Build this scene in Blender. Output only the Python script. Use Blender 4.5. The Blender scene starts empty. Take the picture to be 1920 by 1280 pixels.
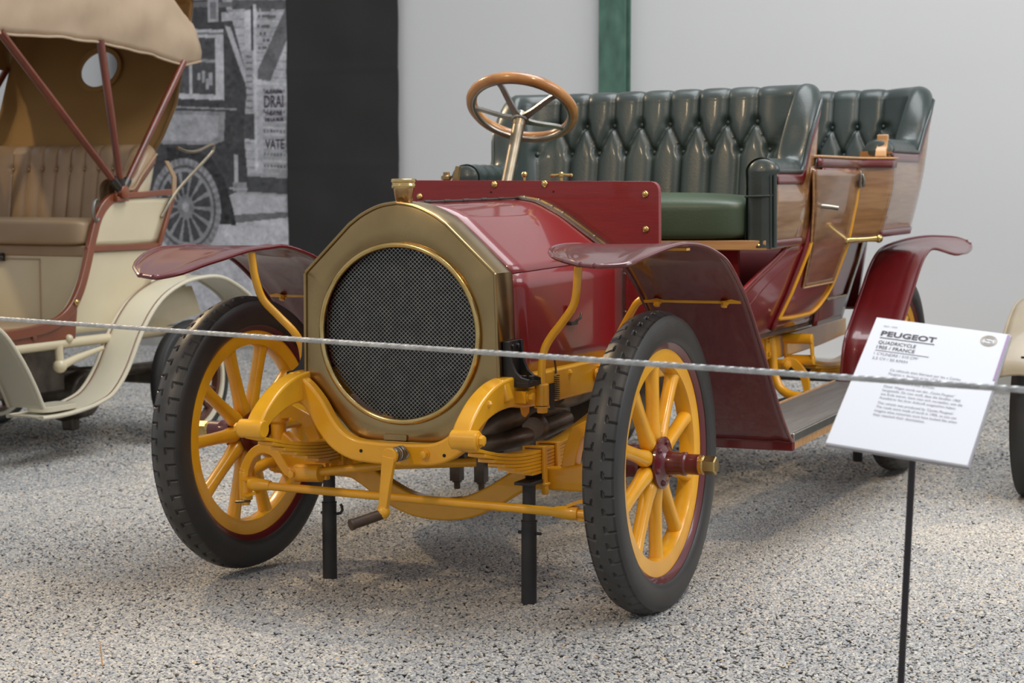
import bpy, bmesh, math, random
import numpy as np
from mathutils import Vector, Matrix, Quaternion
from mathutils.geometry import tessellate_polygon

random.seed(7)
rng = np.random.default_rng(7)
PI = math.pi
scene = bpy.context.scene
COL = scene.collection

# ------------------------------------------------------------------ camera
YAW, PITCH, FPX = 0.43823622, 0.08505500, 3264.65
cam_d = bpy.data.cameras.new('camera')
cam = bpy.data.objects.new('camera', cam_d)
COL.objects.link(cam)
cam.location = (2.12754616, -4.09416925, 1.05751427)
cam.rotation_euler = (PI / 2 - PITCH, 0, YAW)
cam_d.sensor_width = 36.0
cam_d.lens = FPX / 1920 * 36.0
cam_d.clip_start, cam_d.clip_end = 0.1, 100
cam_d.dof.use_dof = True
cam_d.dof.focus_distance = 4.0
cam_d.dof.aperture_fstop = 7.5
scene.camera = cam

# ------------------------------------------------------------------ world and lamps
w = bpy.data.worlds.new('hall_light')
scene.world = w
w.use_nodes = True
bg = w.node_tree.nodes['Background']
bg.inputs['Color'].default_value = (0.93, 0.95, 1.0, 1)
bg.inputs['Strength'].default_value = 0.45


def area(name, loc, target, size, size_y, power, color):
    d = bpy.data.lights.new(name, 'AREA')
    d.shape = 'RECTANGLE'
    d.size, d.size_y = size, size_y
    d.energy, d.color = power, color
    o = bpy.data.objects.new(name, d)
    COL.objects.link(o)
    o.location = loc
    o.rotation_euler = (Vector(target) - Vector(loc)).to_track_quat('-Z', 'Y').to_euler()
    return o


def spot(name, loc, target, angle, power, color, radius=0.08, blend=0.5):
    d = bpy.data.lights.new(name, 'SPOT')
    d.energy, d.color = power, color
    d.spot_size, d.spot_blend = math.radians(angle), blend
    d.shadow_soft_size = radius
    o = bpy.data.objects.new(name, d)
    COL.objects.link(o)
    o.location = loc
    o.rotation_euler = (Vector(target) - Vector(loc)).to_track_quat('-Z', 'Y').to_euler()
    return o


area('skylight', (1.0, 1.5, 6.0), (0.6, 1.0, 0), 5.0, 3.0, 260, (0.95, 0.97, 1.0))
area('skylight_side', (6.5, 1.5, 4.5), (0.8, 2.0, 0.6), 4.0, 3.0, 170, (0.95, 0.96, 1.0))
spot('warm_spot_back', (-5.4, 2.2, 5.0), (0.5, -0.7, 0.0), 40, 700, (1.0, 0.74, 0.45), 0.10)
spot('warm_spot_front', (-1.6, -4.6, 4.4), (0.1, 0.0, 0.6), 36, 240, (1.0, 0.74, 0.46), 0.20)
spot('warm_pool_right', (2.4, 3.0, 4.9), (1.28, 1.45, 0.0), 8, 260, (1.0, 0.74, 0.42), 0.04, 0.35)
spot('warm_spot_right', (2.9, -1.9, 4.6), (0.5, 1.6, 0.9), 42, 300, (1.0, 0.76, 0.50), 0.20)
spot('warm_spot_left', (-5.2, -0.6, 4.4), (-2.9, 1.4, 0.6), 44, 240, (1.0, 0.8, 0.52), 0.08)

vs = scene.view_settings
scene.display_settings.display_device = 'sRGB'
vs.view_transform = 'Standard'
vs.look = 'None'
vs.gamma = 1.0
vs.use_curve_mapping = False
vs.exposure = 0.22

# ------------------------------------------------------------------ materials
def new_mat(name):
    m = bpy.data.materials.new(name)
    m.use_nodes = True
    return m, m.node_tree.nodes, m.node_tree.links, m.node_tree.nodes['Principled BSDF']


def pmat(name, c1, c2=None, rough=0.5, metal=0.0, coat=0.0, scale=6.0, stretch=(1, 1, 1), bump=0.0, bscale=60.0,
         rvar=0.0, detail=5.0, spec=0.5, lo=0.35, hi=0.65):
    m, N, L, b = new_mat(name)
    c2 = c2 or tuple(x * 0.82 for x in c1)
    tc = N.new('ShaderNodeTexCoord')
    mp = N.new('ShaderNodeMapping')
    mp.inputs['Scale'].default_value = stretch
    L.new(tc.outputs['Object'], mp.inputs['Vector'])
    nz = N.new('ShaderNodeTexNoise')
    nz.inputs['Scale'].default_value = scale
    nz.inputs['Detail'].default_value = detail
    L.new(mp.outputs['Vector'], nz.inputs['Vector'])
    cr = N.new('ShaderNodeValToRGB')
    cr.color_ramp.elements[0].position, cr.color_ramp.elements[1].position = lo, hi
    cr.color_ramp.elements[0].color = (*c2, 1)
    cr.color_ramp.elements[1].color = (*c1, 1)
    L.new(nz.outputs['Fac'], cr.inputs['Fac'])
    L.new(cr.outputs['Color'], b.inputs['Base Color'])
    b.inputs['Roughness'].default_value = rough
    b.inputs['Metallic'].default_value = metal
    b.inputs['Coat Weight'].default_value = coat
    b.inputs['Coat Roughness'].default_value = 0.06
    b.inputs['Specular IOR Level'].default_value = spec
    if rvar:
        mr = N.new('ShaderNodeMapRange')
        mr.inputs['From Min'].default_value, mr.inputs['From Max'].default_value = 0.3, 0.7
        mr.inputs['To Min'].default_value, mr.inputs['To Max'].default_value = max(0.02, rough - rvar), rough + rvar
        L.new(nz.outputs['Fac'], mr.inputs['Value'])
        L.new(mr.outputs['Result'], b.inputs['Roughness'])
    if bump:
        nb = N.new('ShaderNodeTexNoise')
        nb.inputs['Scale'].default_value = bscale
        nb.inputs['Detail'].default_value = 3
        L.new(mp.outputs['Vector'], nb.inputs['Vector'])
        bp = N.new('ShaderNodeBump')
        bp.inputs['Strength'].default_value = bump
        bp.inputs['Distance'].default_value = 0.004
        L.new(nb.outputs['Fac'], bp.inputs['Height'])
        L.new(bp.outputs['Normal'], b.inputs['Normal'])
    return m


M = {}
M['yellow'] = pmat('yellow_paint', (0.84, 0.42, 0.018), (0.74, 0.345, 0.013), rough=0.28, coat=0.35, scale=9, bump=0.10, bscale=45)
M['red'] = pmat('burgundy_paint', (0.185, 0.004, 0.006), (0.155, 0.003, 0.005), rough=0.35, coat=0.75, scale=4)
M['fender'] = pmat('burgundy_fender_paint', (0.125, 0.006, 0.008), (0.105, 0.005, 0.007), rough=0.32, coat=0.6, scale=5)
M['dashred'] = pmat('red_board_paint', (0.20, 0.005, 0.006), (0.165, 0.004, 0.005), rough=0.4, coat=0.35, scale=3, stretch=(2, 1, 26), bump=0.08, bscale=12)
M['rimred'] = pmat('burgundy_rim_paint', (0.11, 0.005, 0.010), rough=0.35, coat=0.6)
M['brass'] = pmat('aged_brass', (0.40, 0.29, 0.14), (0.32, 0.225, 0.105), rough=0.25, metal=1.0, scale=5, rvar=0.07, bump=0.05, bscale=9)
M['brassbright'] = pmat('polished_brass', (0.66, 0.49, 0.22), (0.52, 0.36, 0.13), rough=0.2, metal=1.0, scale=14)
M['copper'] = pmat('copper_cup', (0.52, 0.31, 0.14), (0.42, 0.25, 0.1), rough=0.22, metal=1.0, scale=10)
M['bronze'] = pmat('dull_bronze', (0.36, 0.31, 0.23), (0.26, 0.22, 0.16), rough=0.36, metal=1.0, scale=12)
M['steel'] = pmat('dull_steel', (0.40, 0.39, 0.35), (0.28, 0.27, 0.24), rough=0.32, metal=1.0, scale=12)
M['darksteel'] = pmat('dark_metal', (0.10, 0.095, 0.088), rough=0.4, metal=0.9, scale=12)
M['black'] = pmat('black_casting', (0.018, 0.018, 0.019), (0.012, 0.012, 0.012), rough=0.42, bump=0.15, bscale=70)
M['jack'] = pmat('dull_black_tube', (0.03, 0.031, 0.033), (0.022, 0.022, 0.024), rough=0.55, scale=14)
M['core'] = pmat('radiator_core', (0.006, 0.006, 0.007), rough=0.8)
M['mesh'] = pmat('grille_wire', (0.46, 0.47, 0.45), (0.32, 0.33, 0.32), rough=0.35, metal=0.9, scale=30)
M['rubber'] = pmat('tyre_rubber', (0.034, 0.033, 0.031), (0.024, 0.023, 0.022), rough=0.42, scale=7, bump=0.05, bscale=90)
M['tread'] = pmat('dusty_tread', (0.058, 0.057, 0.055), (0.038, 0.036, 0.033), rough=0.43, scale=16, bump=0.08, bscale=90)
M['leather'] = pmat('green_black_leather', (0.036, 0.052, 0.048), (0.026, 0.038, 0.035), rough=0.36, scale=5, coat=0.10, bump=0.10, bscale=130, rvar=0.06)
M['cushion'] = pmat('green_cushion_leather', (0.045, 0.074, 0.042), (0.036, 0.060, 0.034), rough=0.42, scale=5, bump=0.10, bscale=130)
M['wood'] = pmat('varnished_oak', (0.30, 0.155, 0.060), (0.20, 0.09, 0.032), rough=0.30, coat=0.85, scale=5, stretch=(1, 1.0, 14), detail=8)
M['darkwood'] = pmat('varnished_dark_oak', (0.24, 0.105, 0.034), (0.155, 0.062, 0.018), rough=0.30, coat=0.7, scale=4, stretch=(1, 1.5, 16), detail=8)
M['lightwood'] = pmat('pale_board', (0.52, 0.30, 0.13), (0.40, 0.21, 0.08), rough=0.4, coat=0.3, scale=5, stretch=(1, 14, 14))
M['rimwood'] = pmat('steering_wood', (0.50, 0.245, 0.075), (0.27, 0.115, 0.03), rough=0.26, coat=0.5, scale=9, detail=6)
M['handlewood'] = pmat('worn_handle_wood', (0.085, 0.050, 0.026), (0.045, 0.026, 0.015), rough=0.5, scale=20)
M['mat'] = pmat('grey_rubber_mat', (0.16, 0.155, 0.145), (0.12, 0.115, 0.11), rough=0.5, scale=4, stretch=(30, 1, 1))
M['engine'] = pmat('oily_engine', (0.24, 0.205, 0.17), (0.09, 0.075, 0.06), rough=0.38, metal=0.55, scale=9)
M['cream'] = pmat('cream_paint', (0.66, 0.58, 0.39), (0.60, 0.52, 0.345), rough=0.34, coat=0.4, scale=3)
M['creamlight'] = pmat('cream_fender_paint', (0.70, 0.655, 0.50), (0.64, 0.595, 0.45), rough=0.34, coat=0.4, scale=3)
M['brownpaint'] = pmat('brown_moulding', (0.22, 0.058, 0.020), (0.17, 0.045, 0.016), rough=0.35, coat=0.5, scale=5)
M['bow'] = pmat('red_brown_wood', (0.17, 0.036, 0.015), (0.11, 0.024, 0.011), rough=0.36, coat=0.4, scale=6, stretch=(3, 3, 1))
M['canvas'] = pmat('tan_canvas', (0.45, 0.335, 0.225), (0.39, 0.285, 0.185), rough=0.85, scale=4, bump=0.25, bscale=14)
M['lining'] = pmat('brown_lining', (0.30, 0.165, 0.048), (0.25, 0.135, 0.038), rough=0.85, scale=3, bump=0.2, bscale=8)
M['tan'] = pmat('tan_leather', (0.37, 0.25, 0.145), (0.29, 0.185, 0.10), rough=0.36, scale=4, bump=0.1, bscale=60)
M['tancush'] = pmat('tan_cushion', (0.36, 0.255, 0.15), (0.31, 0.21, 0.12), rough=0.45, scale=4)
M['brownspoke'] = pmat('brown_spoke', (0.10, 0.035, 0.018), rough=0.4, coat=0.3)
M['greytyre'] = pmat('old_tyre', (0.032, 0.033, 0.033), rough=0.55, scale=8)
M['wall'] = pmat('white_wall', (0.72, 0.715, 0.70), (0.705, 0.70, 0.685), rough=0.85, scale=1.2)
M['base'] = pmat('pale_base', (0.48, 0.46, 0.42), rough=0.8)
M['column'] = pmat('verdigris_column', (0.105, 0.205, 0.150), (0.045, 0.105, 0.078), rough=0.6, scale=7, stretch=(2, 2, 1), lo=0.25, hi=0.7)
M['banner'] = pmat('black_cloth', (0.030, 0.027, 0.025), (0.024, 0.022, 0.020), rough=0.75, scale=2)
M['rope'] = pmat('steel_cable', (0.66, 0.67, 0.66), (0.46, 0.46, 0.45), rough=0.4, metal=0.35, scale=60)
M['post'] = pmat('sign_post', (0.05, 0.045, 0.05), rough=0.4, metal=0.5)
M['panel'] = pmat('white_panel', (0.86, 0.87, 0.90), (0.85, 0.86, 0.89), rough=0.35)
M['acryl'] = pmat('panel_edge', (0.42, 0.40, 0.42), rough=0.3)
M['purple'] = pmat('purple_stripe', (0.40, 0.20, 0.46), rough=0.4)
M['ink'] = pmat('dark_ink', (0.07, 0.05, 0.075), rough=0.6)
M['inkgrey'] = pmat('grey_ink', (0.26, 0.24, 0.28), rough=0.6)
M['gold'] = pmat('pale_gold_print', (0.62, 0.54, 0.40), rough=0.5)
M['beige'] = pmat('beige_fender', (0.36, 0.31, 0.22), rough=0.45, coat=0.2)
M['window'] = pmat('clear_window', (0.62, 0.66, 0.66), rough=0.25)


def gravel_material():
    m, N, L, b = new_mat('gravel_pebbles')
    at = N.new('ShaderNodeAttribute')
    at.attribute_type = 'INSTANCER'
    at.attribute_name = 'tone'
    cr = N.new('ShaderNodeValToRGB')
    cr.color_ramp.interpolation = 'LINEAR'
    els = cr.color_ramp.elements
    stops = [(0.0, (0.25, 0.255, 0.265)), (0.22, (0.32, 0.33, 0.34)), (0.45, (0.40, 0.40, 0.39)), (0.65, (0.475, 0.455, 0.415)),
             (0.85, (0.55, 0.52, 0.45)), (0.965, (0.66, 0.635, 0.58)), (1.0, (0.56, 0.40, 0.23))]
    els[0].position, els[0].color = stops[0][0], (*stops[0][1], 1)
    els[1].position, els[1].color = stops[-1][0], (*stops[-1][1], 1)
    for p, c in stops[1:-1]:
        e = els.new(p)
        e.color = (*c, 1)
    L.new(at.outputs['Fac'], cr.inputs['Fac'])
    L.new(cr.outputs['Color'], b.inputs['Base Color'])
    b.inputs['Roughness'].default_value = 0.7
    return m


M['gravel'] = gravel_material()
M['ground'] = pmat('packed_gravel_bed', (0.30, 0.29, 0.265), (0.17, 0.165, 0.15), rough=0.9, scale=90, bump=0.6, bscale=110)


# ------------------------------------------------------------------ mesh builder
class MB:
    def __init__(s):
        s.v, s.f = [], []

    def add(s, vs, fs):
        o = len(s.v)
        s.v += [tuple(map(float, p)) for p in vs]
        s.f += [tuple(i + o for i in f) for f in fs]
        return s

    def box(s, c, size, rot=None):
        hx, hy, hz = (k / 2 for k in size)
        pts = [Vector((x, y, z)) for x in (-hx, hx) for y in (-hy, hy) for z in (-hz, hz)]
        if rot is not None:
            pts = [rot @ p for p in pts]
        pts = [p + Vector(c) for p in pts]
        return s.add(pts, [(0, 1, 3, 2), (4, 6, 7, 5), (0, 4, 5, 1), (2, 3, 7, 6), (0, 2, 6, 4), (1, 5, 7, 3)])

    def tube(s, pts, r, n=10, closed=False, caps=True):
        P = [Vector(p) for p in pts]
        m = len(P)
        R = list(r) if hasattr(r, '__len__') else [r] * m
        T = []
        for i in range(m):
            a = P[(i - 1) % m] if (closed or i > 0) else P[i]
            b = P[(i + 1) % m] if (closed or i < m - 1) else P[i]
            T.append((b - a).normalized())
        up = Vector((0, 0, 1)) if abs(T[0].z) < 0.9 else Vector((1, 0, 0))
        nrm = (up - T[0] * up.dot(T[0])).normalized()
        vs = []
        for i in range(m):
            nrm = (nrm - T[i] * nrm.dot(T[i])).normalized()
            bn = T[i].cross(nrm)
            for k in range(n):
                a = 2 * PI * k / n
                vs.append(P[i] + (nrm * math.cos(a) + bn * math.sin(a)) * R[i])
        fs = []
        for i in range(m if closed else m - 1):
            j = (i + 1) % m
            for k in range(n):
                q = (k + 1) % n
                fs.append((i * n + k, i * n + q, j * n + q, j * n + k))
        if caps and not closed:
            fs.append(tuple(range(n - 1, -1, -1)))
            fs.append(tuple((m - 1) * n + k for k in range(n)))
        return s.add(vs, fs)

    def sweep(s, pts, side, wid, hei, closed=False):
        """rectangular bar along pts; side = fixed sideways direction; wid along side, hei across."""
        P = [Vector(p) for p in pts]
        m = len(P)
        S = Vector(side).normalized()
        Wd = list(wid) if hasattr(wid, '__len__') else [wid] * m
        Hd = list(hei) if hasattr(hei, '__len__') else [hei] * m
        vs = []
        for i in range(m):
            a = P[(i - 1) % m] if (closed or i > 0) else P[i]
            b = P[(i + 1) % m] if (closed or i < m - 1) else P[i]
            t = (b - a).normalized()
            n = t.cross(S).normalized()
            for (p, q) in ((-1, -1), (1, -1), (1, 1), (-1, 1)):
                vs.append(P[i] + S * (p * Wd[i] / 2) + n * (q * Hd[i] / 2))
        fs = []
        for i in range(m if closed else m - 1):
            j = (i + 1) % m
            for k in range(4):
                q = (k + 1) % 4
                fs.append((i * 4 + k, i * 4 + q, j * 4 + q, j * 4 + k))
        if not closed:
            fs += [(3, 2, 1, 0), tuple((m - 1) * 4 + k for k in range(4))]
        return s.add(vs, fs)

    def lathe(s, prof, c, axis, n=24, closed=False):
        """prof = [(radius, distance along axis)]"""
        c, A = Vector(c), Vector(axis).normalized()
        up = Vector((0, 0, 1)) if abs(A.z) < 0.9 else Vector((1, 0, 0))
        u = (up - A * up.dot(A)).normalized()
        v = A.cross(u)
        vs, m = [], len(prof)
        for r, h in prof:
            for k in range(n):
                a = 2 * PI * k / n
                vs.append(c + A * h + (u * math.cos(a) + v * math.sin(a)) * r)
        fs = []
        for i in range(m if closed else m - 1):
            j = (i + 1) % m
            for k in range(n):
                q = (k + 1) % n
                fs.append((i * n + k, j * n + k, j * n + q, i * n + q))
        if not closed:
            if prof[0][0] > 1e-5:
                fs.append(tuple(range(n)))
            if prof[-1][0] > 1e-5:
                fs.append(tuple((m - 1) * n + k for k in range(n - 1, -1, -1)))
        return s.add(vs, fs)

    def grid(s, P, cu=False, cv=False):
        P = np.asarray(P, float)
        m, n = P.shape[:2]
        fs = []
        for i in range(m if cu else m - 1):
            a = (i + 1) % m
            for j in range(n if cv else n - 1):
                b = (j + 1) % n
                fs.append((i * n + j, i * n + b, a * n + b, a * n + j))
        return s.add(P.reshape(-1, 3), fs)

    def prism(s, poly, plane, d0, d1):
        """polygon (2-D) extruded; plane 'xz' extrudes in y, 'yz' in x, 'xy' in z"""
        def P(p, d):
            return {'xz': (p[0], d, p[1]), 'yz': (d, p[0], p[1]), 'xy': (p[0], p[1], d)}[plane]
        n = len(poly)
        tri = tessellate_polygon([[Vector((p[0], p[1], 0)) for p in poly]])
        vs = [P(p, d0) for p in poly] + [P(p, d1) for p in poly]
        fs = [tuple(t) for t in tri] + [tuple(n + i for i in reversed(t)) for t in tri]
        fs += [(i, (i + 1) % n, n + (i + 1) % n, n + i) for i in range(n)]
        return s.add(vs, fs)

    def ball(s, c, r, n=10, sc=(1, 1, 1)):
        c = Vector(c)
        rows = max(4, n // 2)
        vs = [c + Vector((0, 0, r * sc[2]))]
        for i in range(1, rows):
            a = PI * i / rows
            for k in range(n):
                b = 2 * PI * k / n
                vs.append(c + Vector((math.sin(a) * math.cos(b) * r * sc[0], math.sin(a) * math.sin(b) * r * sc[1], math.cos(a) * r * sc[2])))
        vs.append(c - Vector((0, 0, r * sc[2])))
        fs = [(0, 1 + k, 1 + (k + 1) % n) for k in range(n)]
        for i in range(rows - 2):
            for k in range(n):
                q = (k + 1) % n
                fs.append((1 + i * n + k, 1 + (i + 1) * n + k, 1 + (i + 1) * n + q, 1 + i * n + q))
        last = len(vs) - 1
        o = 1 + (rows - 2) * n
        fs += [(last, o + (k + 1) % n, o + k) for k in range(n)]
        return s.add(vs, fs)

    def bolt(s, c, axis, r, h):
        s.lathe([(r * 1.35, 0), (r * 1.35, h * 0.25)], c, axis, 12)
        return s.lathe([(r, 0), (r, h), (r * 0.8, h * 1.1)], c, axis, 6)

    def mirror(s):
        b = MB()
        b.v = [(-x, y, z) for x, y, z in s.v]
        b.f = [tuple(reversed(f)) for f in s.f]
        return b


def tag(o, label=None, cat=None, group=None, kind=None):
    for k, v in (('label', label), ('category', cat), ('group', group), ('kind', kind)):
        if v:
            o[k] = v
    return o


def obj(name, mb, mat, parent=None, smooth=True, angle=40, bevel=0, solid=0, sub=0, offset=0, seg=2):
    me = bpy.data.meshes.new(name)
    me.from_pydata(mb.v, [], mb.f)
    bm = bmesh.new()
    bm.from_mesh(me)
    bmesh.ops.recalc_face_normals(bm, faces=bm.faces)
    bm.to_mesh(me)
    bm.free()
    if smooth:
        me.polygons.foreach_set('use_smooth', [True] * len(me.polygons))
        me.set_sharp_from_angle(angle=math.radians(angle))
    me.materials.append(M[mat] if isinstance(mat, str) else mat)
    o = bpy.data.objects.new(name, me)
    COL.objects.link(o)
    if parent:
        o.parent = parent
    if sub:
        d = o.modifiers.new('subdivision', 'SUBSURF')
        d.levels = d.render_levels = sub
    if solid:
        d = o.modifiers.new('thickness', 'SOLIDIFY')
        d.thickness, d.offset = solid, offset
    if bevel:
        d = o.modifiers.new('bevel', 'BEVEL')
        d.width, d.segments, d.limit_method, d.angle_limit = bevel, seg, 'ANGLE', math.radians(35)
    return o


def empty(name, loc=(0, 0, 0)):
    o = bpy.data.objects.new(name, None)
    o.empty_display_size = 0.2
    COL.objects.link(o)
    o.location = loc
    return o


def crv(pts, n=8, closed=False):
    """Catmull-Rom through points (any dimension)."""
    P = np.asarray(pts, float)
    m = len(P)
    out = []
    for i in range(m if closed else m - 1):
        if closed:
            a, b, c, d = P[(i - 1) % m], P[i], P[(i + 1) % m], P[(i + 2) % m]
        else:
            b, c = P[i], P[i + 1]
            a = P[i - 1] if i > 0 else 2 * b - c
            d = P[i + 2] if i < m - 2 else 2 * c - b
        for k in range(n):
            t = k / n
            out.append(0.5 * (2 * b + (c - a) * t + (2 * a - 5 * b + 4 * c - d) * t * t + (3 * b - a - 3 * c + d) * t ** 3))
    if not closed:
        out.append(P[-1])
    return np.array(out)


def interp(x, xs, ys):
    return np.interp(x, xs, ys)


def smooth01(x):
    x = np.clip(x, 0, 1)
    return x * x * (3 - 2 * x)


def rot_to(axis):
    return Vector(axis).to_track_quat('Z', 'Y').to_matrix()


# ------------------------------------------------------------------ the setting
def gz(x, y):
    """height of the gravel bed"""
    x, y = np.asarray(x, float), np.asarray(y, float)
    return -0.055 * smooth01((y - 0.35) / 2.2)


def lumps(x, y):
    return 0.015 * np.sin(2.3 * x + 1.1 * y) * np.sin(1.7 * y - 0.6 * x + 1) + 0.008 * np.sin(6.1 * x + 2) * np.sin(5.3 * y + 1.3 * x)


WALL_O, WALL_A = Vector((-2.2, 6.11, -0.055)), -0.0716   # the back wall stands a little askew to the cars
EX, EN = Vector((math.cos(WALL_A), math.sin(WALL_A), 0)), Vector((math.sin(WALL_A), -math.cos(WALL_A), 0))


def wall_obj(o):
    o.location = WALL_O
    o.rotation_euler = (0, 0, WALL_A)
    return o


fl = MB()
xs, ys = np.linspace(-9, 7, 65), np.linspace(-5, 6.6, 60)
G = np.array([[(x, y, float(gz(x, y) + lumps(x, y)) - 0.010) for y in ys] for x in xs])
fl.grid(G)
tag(obj('floor', fl, 'ground'), kind='structure')
wl = MB().box((0, 0.1, 2.5), (20, 0.2, 5.4))
tag(wall_obj(obj('wall_back', wl, 'wall', smooth=False)), kind='structure')
wb = MB().box((0, -0.02, 0.03), (20, 0.04, 0.22))
tag(wall_obj(obj('baseboard_back', wb, 'base', bevel=0.004)), kind='structure')
# green column standing against the wall
cl = MB()
cl.box((0.28, -0.075, 2.5), (0.185, 0.012, 5.2)).box((0.28, -0.005, 2.5), (0.185, 0.012, 5.2)).box((0.28, -0.04, 2.5), (0.02, 0.06, 5.2))
tag(wall_obj(obj('trim_1', cl, 'column', bevel=0.003)), 'verdigris green metal column standing against the white back wall', kind='structure')

# gravel pebbles: one stuff object, instanced on a bed that covers what the hall floor shows here
def pebbles():
    right = Vector((math.cos(YAW), math.sin(YAW), 0))
    fwd = Vector((-math.sin(YAW), math.cos(YAW), 0))
    C0 = Vector((cam.location.x, cam.location.y, 0))
    gx, gy = np.linspace(-6.2, 4.8, 92), np.linspace(-3.6, 6.4, 84)
    pts, dens, size = [], [], []
    for x in gx:
        for y in gy:
            p = Vector((x, y, 0))
            pts.append((x, y, float(gz(x, y) + lumps(x, y))))
            d, l = (p - C0).dot(fwd), abs((p - C0).dot(right))
            t = 1 - (1 - float(smooth01((l - 0.30 * d - 0.5) / 0.7))) * (1 - float(smooth01((d - 5.0) / 2.5)))
            dens.append(0 if (p - WALL_O).dot(EN) < 0.05 else 25000 * (1 - t) + 6600 * t)
            size.append(0.0047 * (1 - t) + 0.0080 * t)
    mb = MB().grid(np.array(pts).reshape(len(gx), len(gy), 3))
    o = obj('gravel', mb, 'gravel')
    me = o.data
    a = me.attributes.new('dens', 'FLOAT', 'POINT')
    a.data.foreach_set('value', dens)
    a = me.attributes.new('psz', 'FLOAT', 'POINT')
    a.data.foreach_set('value', size)
    ng = bpy.data.node_groups.new('gravel_scatter', 'GeometryNodeTree')
    ng.interface.new_socket('Geometry', in_out='INPUT', socket_type='NodeSocketGeometry')
    ng.interface.new_socket('Geometry', in_out='OUTPUT', socket_type='NodeSocketGeometry')
    N, L = ng.nodes, ng.links
    gi, go = N.new('NodeGroupInput'), N.new('NodeGroupOutput')
    da = N.new('GeometryNodeInputNamedAttribute')
    da.data_type = 'FLOAT'
    da.inputs['Name'].default_value = 'dens'
    dp = N.new('GeometryNodeDistributePointsOnFaces')
    L.new(gi.outputs[0], dp.inputs['Mesh'])
    L.new(da.outputs['Attribute'], dp.inputs['Density'])
    ico = N.new('GeometryNodeMeshIcoSphere')
    ico.inputs['Radius'].default_value = 1.0
    ico.inputs['Subdivisions'].default_value = 2
    pos = N.new('GeometryNodeInputPosition')
    nz = N.new('ShaderNodeTexNoise')
    nz.inputs['Scale'].default_value = 0.9
    L.new(pos.outputs[0], nz.inputs['Vector'])
    sub = N.new('ShaderNodeVectorMath')
    sub.operation = 'SUBTRACT'
    sub.inputs[1].default_value = (0.5, 0.5, 0.5)
    L.new(nz.outputs['Color'], sub.inputs[0])
    scl = N.new('ShaderNodeVectorMath')
    scl.operation = 'SCALE'
    scl.inputs['Scale'].default_value = 1.1
    L.new(sub.outputs[0], scl.inputs[0])
    sp = N.new('GeometryNodeSetPosition')
    L.new(ico.outputs['Mesh'], sp.inputs['Geometry'])
    L.new(scl.outputs[0], sp.inputs['Offset'])
    sm = N.new('GeometryNodeSetShadeSmooth')
    L.new(sp.outputs[0], sm.inputs['Geometry'])
    mt = N.new('GeometryNodeSetMaterial')
    mt.inputs['Material'].default_value = M['gravel']
    L.new(sm.outputs[0], mt.inputs['Geometry'])
    rr = N.new('FunctionNodeRandomValue')
    rr.data_type = 'FLOAT_VECTOR'
    rr.inputs[0].default_value = (-0.5, -0.5, 0.0)
    rr.inputs[1].default_value = (0.5, 0.5, 6.28)
    rr.inputs['Seed'].default_value = 3
    rs = N.new('FunctionNodeRandomValue')
    rs.data_type = 'FLOAT_VECTOR'
    rs.inputs[0].default_value = (0.85, 0.6, 0.36)
    rs.inputs[1].default_value = (1.55, 1.05, 0.62)
    rs.inputs['Seed'].default_value = 5
    sa = N.new('GeometryNodeInputNamedAttribute')
    sa.data_type = 'FLOAT'
    sa.inputs['Name'].default_value = 'psz'
    ms = N.new('ShaderNodeVectorMath')
    ms.operation = 'SCALE'
    L.new(rs.outputs[0], ms.inputs[0])
    L.new(sa.outputs['Attribute'], ms.inputs['Scale'])
    ip = N.new('GeometryNodeInstanceOnPoints')
    L.new(dp.outputs['Points'], ip.inputs['Points'])
    L.new(mt.outputs[0], ip.inputs['Instance'])
    L.new(rr.outputs[0], ip.inputs['Rotation'])
    L.new(ms.outputs[0], ip.inputs['Scale'])
    tn = N.new('FunctionNodeRandomValue')
    tn.data_type = 'FLOAT'
    tn.inputs['Seed'].default_value = 11
    st = N.new('GeometryNodeStoreNamedAttribute')
    st.data_type = 'FLOAT'
    st.domain = 'INSTANCE'
    st.inputs['Name'].default_value = 'tone'
    L.new(ip.outputs[0], st.inputs['Geometry'])
    L.new(tn.outputs[1], st.inputs['Value'])
    L.new(st.outputs[0], go.inputs[0])
    md = o.modifiers.new('scatter', 'NODES')
    md.node_group = ng
    tag(o, 'loose bed of small grey and beige pebbles covering the hall floor', 'gravel', kind='stuff')


pebbles()


# ------------------------------------------------------------------ shared builders for the cars
def ring_profile(c, axis, prof, n=96):
    return MB().lathe(prof, c, axis, n, closed=True)


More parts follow.
